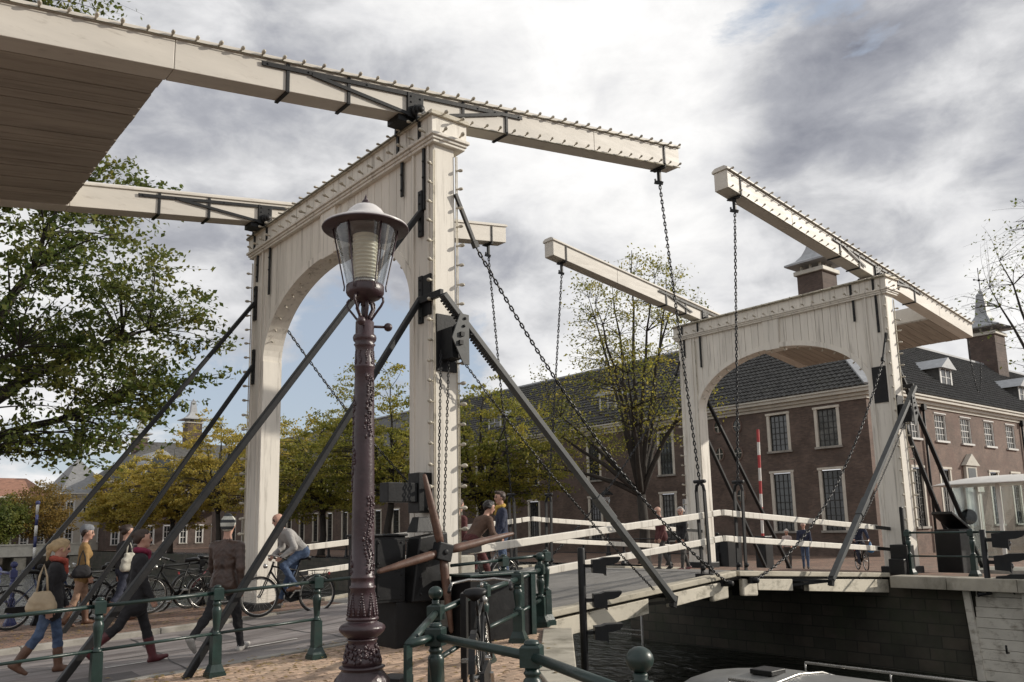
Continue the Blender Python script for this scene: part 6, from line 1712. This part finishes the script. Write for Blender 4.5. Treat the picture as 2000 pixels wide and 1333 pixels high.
LEATH = mat('brown_leather', (0.062, 0.036, 0.027), .42, .4, 8, bump=.5, bs=28, stain=(.11, .075, .06), stain_amt=.5, stain_s=5); GREYJ = cloth('grey_jacket', (0.34, 0.325, 0.31), .8, .1); MUST = cloth('mustard_wool', (0.27, 0.165, 0.062)); TAN = cloth('tan_trousers', (0.32, 0.20, 0.135)); NAVY = cloth('navy_cloth', (0.022, 0.028, 0.055)); BRJ = cloth('brown_wool', (0.095, 0.054, 0.036)); MAROON = cloth('maroon_cloth', (0.085, 0.022, 0.022)); PINK = cloth('pale_blouse', (0.42, 0.34, 0.31)); GREYH = cloth('grey_felt', (0.22, 0.23, 0.25)); BEIGE = mat('beige_leather', (0.40, 0.31, 0.20), .5, .15, 6, bump=.2, bs=40); PALE = cloth('pale_canvas', (0.42, 0.40, 0.34)); REDS = cloth('red_knit', (0.36, 0.07, 0.045)); MAG = cloth('magenta_knit', (0.21, 0.018, 0.055)); YELL = cloth('yellow_lining', (0.45, 0.29, 0.06)); BLUEBAG = mat('blue_plastic', (0.04, 0.16, 0.34), .35, .2, 8)
# regions: 0 skin 1 top 2 trousers 3 shoes 4 hair-ish/unused 5 eye 6 lip 7 sleeve cuff 8 shirt
GREYT = cloth('grey_trousers', (0.06, 0.056, 0.052)); HATW = cloth('hat_cream', (0.52, 0.51, 0.45)); HATK = cloth('hat_grey', (0.05, 0.052, 0.055))
def person(label, loc, rz, H=1.75, female=False, top=BLK, pants=JEAN, shoes=BLK, lean=0.0, legs=((0.3, .1), (-.3, .3)), arms=((.2, .15, .3), (-.2, .15, .3)), hyaw=0.0, hpitch=0.0,
           hair=None, hair_style='short', coat=0.0, boots=0.0, hat=None, scarf=None, h=0.0125, seat=None, feet=None, hands=None, slim=1.0, arched=0.0):
    """legs: (thigh forward, knee bend) left/right; arms: (upper arm forward, out, elbow bend). feet/hands: world-local targets solved by two-bone IK"""
    s = H / 1.75; T = thing('person', label, 'person', loc, rz)
    up = Vector((0, 0, 1)); V3 = Vector
    hipw, shw = (.088 if female else .085) * s, (.155 if female else .185) * s * slim
    th, sh_, fh = .435 * s, .415 * s, .085 * s
    def rot(v, a): return V3((v.x * math.cos(a) + v.z * math.sin(a), v.y, -v.x * math.sin(a) + v.z * math.cos(a)))   # forward pitch about y
    P = V3((0, 0, 0)); J = {}
    for i, (sgn, (a, kb)) in enumerate(zip((1, -1), legs)):
        hip = P + V3((0, sgn * hipw, 0)); kn = hip + V3((math.sin(a), 0, -math.cos(a))) * th; an = kn + V3((math.sin(a - kb), 0, -math.cos(a - kb))) * sh_
        J[i] = [hip, kn, an, a - kb]
    if seat is not None: P = V3(seat)
    else: P = V3((0, 0, fh - min(J[0][2].z, J[1][2].z)))
    for i in (0, 1): J[i][:3] = [p + P for p in J[i][:3]]
    def ik(a, t, l0, l1, pole):
        d = t - a; L = min(d.length, (l0 + l1) * .999); d = d.normalized(); t = a + d * L
        x = (l0 * l0 - l1 * l1 + L * L) / (2 * L); r = math.sqrt(max(l0 * l0 - x * x, 0)); pv = V3(pole); pv = (pv - d * pv.dot(d)).normalized()
        return a + d * x + pv * r, t
    if feet:
        for i, f in enumerate(feet):
            J[i][1], J[i][2] = ik(J[i][0], V3(f), th, sh_, (1, 0, .2)); J[i][3] = 0.12
    Sp = lambda z, x=0: P + rot(V3((x, 0, z * s)), lean * (1 + arched * z))
    neck = Sp(.545); hb = neck + rot(V3((.0, 0, .075 * s)), lean * .6)
    hd = lean * .25 + hpitch
    hf = rot(V3((1, 0, 0)), hd); hf = V3((hf.x * math.cos(hyaw), hf.x * math.sin(hyaw), hf.z)); hs = V3((-math.sin(hyaw), math.cos(hyaw), 0)); hu = hf.cross(hs)
    hc = hb + hu * .105 * s + hf * .018 * s
    HP = lambda f, l, u: hc + hf * f * s + hs * l * s + hu * u * s
    pr = []
    def c(a, b, r0, r1, reg, k=.03): pr.append((tuple(a), tuple(b), r0 * s, r1 * s, reg, k))
    # torso
    w = shw; yv = lambda d: V3((0, d, 0)); ch = .105 if female else .115
    c(P + yv(hipw * .55), P - yv(hipw * .55), .112, .112, 2, .04)
    tb = 1.04 if coat else 1.0
    c(Sp(.10) + yv(.05 * s), Sp(.10) - yv(.05 * s), .108 * tb, .108 * tb, 1, .06); c(Sp(.24) + yv(.052 * s), Sp(.24) - yv(.052 * s), (.098 if female else .112) * tb, (.098 if female else .112) * tb, 1, .06)
    c(Sp(.37, .005) + yv(.075 * s), Sp(.37, .005) - yv(.075 * s), ch, ch, 1, .06); c(Sp(.455) + yv(w * .62), Sp(.455) - yv(w * .62), .088, .088, 1, .05)
    if female: c(Sp(.345, .075) + yv(.06 * s), Sp(.345, .075) + yv(.06 * s), .062, .062, 1, .05); c(Sp(.345, .075) - yv(.06 * s), Sp(.345, .075) - yv(.06 * s), .062, .062, 1, .05)
    c(Sp(.48), neck, .075, .052, 1, .05); c(neck - hu * .02, hc - hu * .05 * s - hf * .02 * s, .050, .047, 0, .03)
    if coat:
        q = P + V3((0, 0, -coat * s)); c(Sp(.06) + yv(.06 * s), q + yv(.075 * s), .118, .125, 1, .04); c(Sp(.06) - yv(.06 * s), q - yv(.075 * s), .118, .125, 1, .04); c(Sp(.06), q, .12, .14, 1, .04)
    # legs and feet
    for i in (0, 1):
        hip, kn, an, sa = J[i]; tk = .088 if female else .084
        c(hip + V3((0, 0, .02)), kn, tk, .060, 2, .04); c(kn, kn.lerp(an, .35), .058, .056 if not boots else .060, 2, .03); c(kn.lerp(an, .3), an, .057, .042, 3 if boots else 2, .03)
        if boots: bt = kn.lerp(an, 1 - boots); c(bt, an, .064, .050, 3, .02)
        fd = V3((math.cos(sa * .9), 0, math.sin(sa * .9))) if not feet else V3((math.cos(sa), 0, -math.sin(sa)))
        sd = V3((-fd.z, 0, fd.x)); heel = an - sd * .045 * s - fd * .045 * s; toe = an - sd * .052 * s + fd * .165 * s
        c(heel, toe, .036, .030, 3, .03); c(an - sd * .03 * s, an - sd * .045 * s + fd * .09 * s, .042, .036, 3, .03)
    # arms and hands
    ua, fa = .285 * s, .25 * s
    for i, (sgn, (a, o, eb)) in enumerate(zip((1, -1), arms)):
        shd = Sp(.46) + yv(sgn * w)
        if hands and hands[i] is not None:
            el, wr = ik(shd, V3(hands[i]), ua, fa, (-.25, sgn * .5, -.8)); d2 = (wr - el).normalized()
        else:
            d1 = V3((math.sin(a) * math.cos(o), sgn * math.sin(o), -math.cos(a) * math.cos(o))); el = shd + d1 * ua
            a2 = a + eb; d2 = V3((math.sin(a2) * math.cos(o * .4), sgn * math.sin(o * .25), -math.cos(a2) * math.cos(o * .4))).normalized(); wr = el + d2 * fa
        c(shd, el, .066 if female else .072, .054, 1, .04); c(el, wr - d2 * .01, .053, .041, 1, .03); c(wr - d2 * .02, wr + d2 * .02 * s, .028, .028, 0, .015)
        n2 = V3((0, sgn, 0)); f2 = d2.cross(n2).normalized() * sgn; f2 = f2 if f2.x > 0 else -f2     # f2: towards the thumb
        n2 = d2.cross(f2).normalized()
        palm = wr + d2 * .055 * s
        c(wr + d2 * .025 * s + f2 * .012, palm + f2 * .022 * s, .024, .021, 0, .012); c(wr + d2 * .025 * s - f2 * .012, palm - f2 * .022 * s, .024, .019, 0, .012)
        cr = n2 if n2.dot(V3((0, -sgn, 0))) > 0 else -n2
        for m in range(4):
            b0 = palm + d2 * .022 * s + f2 * (.030 - .020 * m) * s; ln = (.032, .037, .035, .027)[m] * s
            b1 = b0 + (d2 * .9 + cr * .35).normalized() * ln; b2 = b1 + (d2 * .45 + cr * .9).normalized() * ln * .85
            c(b0, b1, .0095, .009, 0, .006); c(b1, b2, .009, .0075, 0, .006)
        t0 = wr + d2 * .028 * s + f2 * .028 * s; t1 = t0 + (d2 * .6 + f2 * .7).normalized() * .036 * s; c(t0, t1, .012, .010, 0, .01); c(t1, t1 + (d2 * .9 + cr * .4).normalized() * .028 * s, .010, .008, 0, .006)
    # head
    c(HP(-.018, 0, .035), HP(.012, 0, .035), .083, .080, 0, .03); c(HP(.02, 0, -.015), HP(.028, 0, -.055), .066, .052, 0, .04); c(HP(.062, 0, -.088), HP(.062, 0, -.088), .022, .022, 0, .03)
    c(HP(.088, 0, .022), HP(.108, 0, -.018), .010, .014, 0, .012); c(HP(.088, .012, -.022), HP(.088, -.012, -.022), .011, .011, 0, .01)
    for y in (-1, 1):
        c(HP(-.005, y * .080, .012), HP(-.012, y * .084, -.012), .014, .011, 0, .008); c(HP(.082, y * .031, .018), HP(.083, y * .031, .018), .0125, .0125, 5, .004)
        c(HP(.086, y * .02, .040), HP(.080, y * .045, .041), .007, .006, 4, .006)
    c(HP(.087, .020, -.050), HP(.087, -.020, -.050), .0085, .0085, 6, .008)
    V, Q, rg = sdf_mesh(pr, h, .03, {1: .006, 2: .008})
    hm = hair or HAIRB
    me = np_mesh('body', V, Q, rg, [SKIN, top, pants, shoes, hm, EYE, LIP]); inst('body', me, T)
    # hair, hats and scarves as clothing of their own
    def piece(name, prims, mats, hh=.011, k=.02, wr=None, bands=None):
        V, Q, rg = sdf_mesh([(tuple(a), tuple(b), r0 * s, r1 * s, g, kk) for a, b, r0, r1, g, kk in prims], hh, k, wr)
        if bands is not None: rg = bands(V[Q].mean(1))
        return inst(name, np_mesh(name, V, Q, rg, mats), T)
    wv = {0: .007}
    if hair and hair_style != 'none':
        hp = [(HP(-.035, 0, .055), HP(.0, 0, .060), .083, .080, 0, .02), (HP(-.055, 0, .0), HP(-.05, 0, .03), .068, .075, 0, .03), (HP(-.03, .055, .03), HP(-.03, -.055, .03), .045, .045, 0, .03), (HP(.034, .03, .098), HP(.034, -.03, .098), .024, .024, 0, .03)]
        if hair_style == 'bun': hp += [(HP(-.125, 0, .055), HP(-.125, 0, .055), .038, .038, 0, .01)]
        if hair_style == 'pony': hp += [(HP(-.11, 0, .06), HP(-.15, .0, -.02), .036, .042, 0, .02), (HP(-.15, 0, -.02), HP(-.13, 0, -.18), .042, .020, 0, .02), (HP(.055, .05, .055), HP(.03, .078, -.03), .018, .012, 0, .02), (HP(.055, -.05, .055), HP(.03, -.078, -.03), .018, .012, 0, .02)]
        if hair_style == 'long': hp += [(HP(-.07, 0, -.02), HP(-.075, 0, -.12), .075, .055, 0, .03)]
        if hair_style == 'curly': hp += [(HP(-.04 + .06 * math.cos(q), .085 * math.sin(q), .03 + .02 * math.sin(3 * q)), HP(-.04 + .06 * math.cos(q), .088 * math.sin(q), .01), .03, .03, 0, .02) for q in (0.9, 1.6, 2.3, 3.1, 3.9, 4.6, 5.3)]
        if hair_style == 'quiff': hp += [(HP(.06, .03, .118), HP(.06, -.03, .118), .026, .026, 0, .02)]
        piece('hair', hp, [hm], wr=wv)
    if hat == 'beanie':
        z0 = hc.z
        piece('striped_beanie', [(HP(-.018, 0, .045), HP(.004, 0, .050), .094, .090, 0, .02), (HP(-.02, 0, .09), HP(-.025, 0, .115), .075, .055, 0, .03), (HP(-.04, 0, .01), HP(-.03, 0, .03), .085, .088, 0, .02)], [HATW, HATK], .010, bands=lambda cc: (np.floor((cc[:, 2] - z0 + .271) / .045).astype(int) % 2))
    if hat == 'beret':
        piece('grey_beret', [(HP(-.05, .0, .085), HP(.02, 0, .095), .085, .075, 0, .02), (HP(-.075, 0, .055), HP(-.03, 0, .075), .075, .085, 0, .03), (HP(-.01, 0, .15), HP(-.01, 0, .165), .01, .008, 0, .01)], [GREYH], .010)
    if scarf:
        ring_ = [(neck + V3((.072 * math.cos(q) + .012, .070 * math.sin(q), .022 + .022 * math.cos(q + 2.6))), q) for q in [2 * math.pi * t / 10 for t in range(11)]]
        sp = [(ring_[i][0], ring_[i + 1][0], .036, .036, 0, .015) for i in range(10)] + [(neck + V3((.085, .02, -.0)), neck + V3((.105, .015, -.13)), .040, .036, 0, .03)]
        piece('scarf', sp, [scarf], .010, wr={0: .005})
    return T, J, P
def standz(x, y): return zg(x) + (ROAD_OFF(x) if 0.86 < y < 5.12 and x < 1.3 else 0)
# walkers, left to right
person('woman with blonde ponytail, red scarf, black jacket and blue jeans walking', (-4.22, 2.72, standz(-4.22, 2.7)), -.25, 1.64, True, BLK, JEAN, BRN, .06, ((.20, .12), (-.30, .30)), ((.15, .12, .25), (-.25, .10, .35)), 0, .22, HAIRY, 'pony', .10, .45, scarf=REDS, h=.0115)
person('woman in dark coat with magenta scarf and burgundy boots striding right', (-3.32, 2.30, standz(-3.3, 2.3)), -.15, 1.72, True, BLK, BLK, BURG, .05, ((.32, .05), (-.50, .38)), ((-.28, .10, .25), (.10, .14, .35)), -.1, -.02, HAIRB, 'bun', .14, .55, scarf=MAG, h=.0115)
person('man in brown leather jacket and striped hat seen from behind', (-2.25, 2.05, standz(-2.25, 2.0)), .62, 1.84, False, LEATH, BLK, SHOEW, .03, ((-.50, .42), (.36, .08)), ((.25, .24, .25), (-.25, .24, .3)), .25, 0, HAIRB, 'none', .02, 0, hat='beanie', h=.012)
person('woman in mustard coat, grey beret and tall brown boots', (-2.86, 7.25, standz(-2.86, 7.3)), -.2, 1.70, True, MUST, TAN, BRN, .04, ((.16, .10), (-.18, .20)), ((.05, .08, .15), (.1, .1, .2)), -.2, .1, HAIRB, 'short', .06, .62, hat='beret', h=.0135)
person('dark haired woman in black leather jacket and dark jeans carrying a pale bag', (-2.25, 6.95, standz(-2.25, 7)), .25, 1.70, True, BLK, JEAND, BRN, .03, ((.28, .12), (-.28, .35)), ((-.1, .08, .2), (.15, .1, .2)), -.3, .05, HAIRB, 'bun', 0, .3, h=.0135)
# cyclist in grey
cz = standz(0, 4.9)
CY = (0.02, 4.95, cz); CR = math.pi - .10
bicycle('black bicycle ridden by the man in the light grey jacket', CY[0], CY[1], CR, 0, BLACK, False, None, z=cz, parked=False)
person('cyclist in light grey jacket and jeans leaning over the handlebar', CY, CR, 1.80, False, GREYJ, JEAN, BRN, .62, hyaw=.1, hpitch=.12, hair=None, hair_style='none', seat=(-.24, 0, 1.08), feet=((-.10, .11, .50), (.11, -.11, .26)), hands=((.22, .26, 1.02), (.22, -.26, 1.02)), h=.013, arched=.45)
# riders and walkers on the bridge
BZ = zg(3.0)
bicycle('silver bicycle ridden by the man in the brown jacket on the bridge', 2.86, 2.95, -.02, 0, GREYB, False, None, z=BZ, parked=False)
person('cyclist in brown jacket seen from behind on the bridge', (2.86, 2.95, BZ), -.02, 1.74, False, BRJ, MAROON, BLK, .66, hyaw=-.4, hpitch=.1, hair=HAIRK, hair_style='curly', seat=(-.24, 0, 1.02), feet=((-.10, .11, .50), (.11, -.11, .26)), hands=((.24, .26, 1.02), (.24, -.26, 1.02)), h=.0135, arched=.1)
person('young man in navy jacket with yellow collar on the bridge', (4.14, 3.93, zg(4.1)), math.pi - .5, 1.84, False, NAVY, JEAN, BLK, .02, ((.1, .1), (-.1, .1)), ((.15, .15, .4), (.1, .15, .5)), .2, .05, HAIRB, 'quiff', 0, 0, scarf=YELL, h=.0135)
person('person in dark red jacket half hidden behind the nearest portal post', (2.80, 3.70, zg(2.8)), .1, 1.78, False, MAROON, JEAND, BLK, .12, ((.1, .1), (-.1, .1)), ((.1, .15, .3), (-.1, .15, .3)), 0, .1, HAIRB, 'short', h=.0145)
person('bald man in rust jacket walking on the far leaf', (10.75, 5.35, zg(10.75)), math.pi - .4, 1.66, False, MAROON, GREYT, BLK, .10, ((.25, .1), (-.2, .2)), ((.1, .12, .3), (-.1, .12, .3)), .3, .25, HAIRG, 'none', .02, h=.0155)
person('woman with curly grey brown hair walking on the far leaf', (11.35, 5.15, zg(11.35)), math.pi - .2, 1.66, True, BLK, GREYT, BURG, .04, ((.2, .1), (-.2, .2)), ((.1, .12, .3), (-.1, .12, .3)), .8, .0, HAIRG, 'curly', .05, h=.0155)
person('small white haired woman in pale blouse on the far bank', (23.35, 9.6, zg(23.4)), math.pi + .5, 1.52, True, PINK, GREYT, BLK, .12, ((.05, .05), (-.05, .1)), ((.3, .1, .8), (.3, .1, .8)), 0, .3, HAIRG, 'curly', h=.017)
person('white haired man in navy jacket and jeans on the far bank', (23.85, 9.15, zg(23.8)), math.pi + .5, 1.80, False, NAVY, JEAN, BLK, .03, ((.1, .05), (-.1, .1)), ((.1, .15, .4), (.1, .15, .5)), 0, .05, HAIRG, 'short', h=.017)
FZ = zg(22.4)
bicycle('bicycle ridden on the far bank near the brick corner', 22.5, 6.1, math.pi + .75, 0, BLACK, False, None, z=FZ, parked=False)
person('cyclist in dark clothes riding on the far bank', (22.5, 6.1, FZ), math.pi + .75, 1.76, False, NAVY, JEAND, BLK, .25, hyaw=0, hpitch=0, hair=HAIRK, hair_style='short', seat=(-.24, 0, 1.08), feet=((-.10, .11, .50), (.11, -.11, .26)), hands=((.24, .26, 1.02), (.24, -.26, 1.02)), h=.016)
# --- bags
def bag(name, label, loc, rz, w, d, h, m, strap, ztop):
    T = thing(name, label, 'bag', loc, rz)
    pr = [((-w * .32, 0, 0), (w * .32, 0, 0), d * .62, d * .62, 0, .05), ((-w * .42, 0, -h * .34), (w * .42, 0, -h * .34), d * .66, d * .66, 0, .06), ((-w * .25, 0, h * .30), (w * .25, 0, h * .30), d * .34, d * .34, 0, .05), ((-w * .2, 0, -h * .1), (w * .2, 0, h * .2), d * .4, d * .4, 0, .05)]
    V, Q, rg = sdf_mesh(pr, .014, .05, {0: .006}); inst('body', np_mesh('body', V, Q, rg, [m]), T)
    b = MB(); pts = [(-w * .25, 0, h * .35), (-w * .16, .01, h * .35 + (ztop - h * .35) * .6), (0, .02, ztop), (w * .16, .01, h * .35 + (ztop - h * .35) * .6), (w * .25, 0, h * .35)]
    b.tube(pts, .014, 6); b.build('strap', strap, T)
    return T
bag('shoulder_bag', 'large beige leather shoulder bag carried by the blonde woman', (-4.38, 2.50, standz(-4.4, 2.4) + .92), -.25, .25, .11, .26, BEIGE, BEIGE, .44)
bag('shoulder_bag', 'pale canvas shoulder bag of the dark haired woman', (-2.22, 6.74, standz(-2.3, 7) + 1.08), .25, .22, .11, .36, PALE, PALE, .34)
bag('hand_bag', 'black bag worn by the woman in the mustard coat', (-2.92, 7.03, standz(-2.9, 7) + .96), -.2, .24, .10, .2, BLK, BLK, .35)
T = thing('pannier', 'white double pannier on the bicycle crossing the bridge', 'bag', (2.33, 2.96, BZ + .52), -.02)
for y in (-.17, .17):
    b = MB(); b.bx(-.20, .20, y - .075, y + .075, -.10, .24); b.build('bag', PALE, T, bev=.03)
b = MB(); b.bx(-.12, .12, -.15, .15, .242, .26); b.build('strap', BLK, T)
T = thing('plastic_bag', 'blue plastic bag hanging from the far cyclist handlebar', 'bag', (22.28, 5.62, FZ + .72), .7)
V, Q, rg = sdf_mesh([((-.06, 0, 0), (.06, 0, 0), .11, .11, 0, .05), ((0, 0, .1), (0, 0, .26), .08, .03, 0, .05)], .02, .05, {0: .008}); inst('body', np_mesh('body', V, Q, rg, [BLUEBAG]), T)
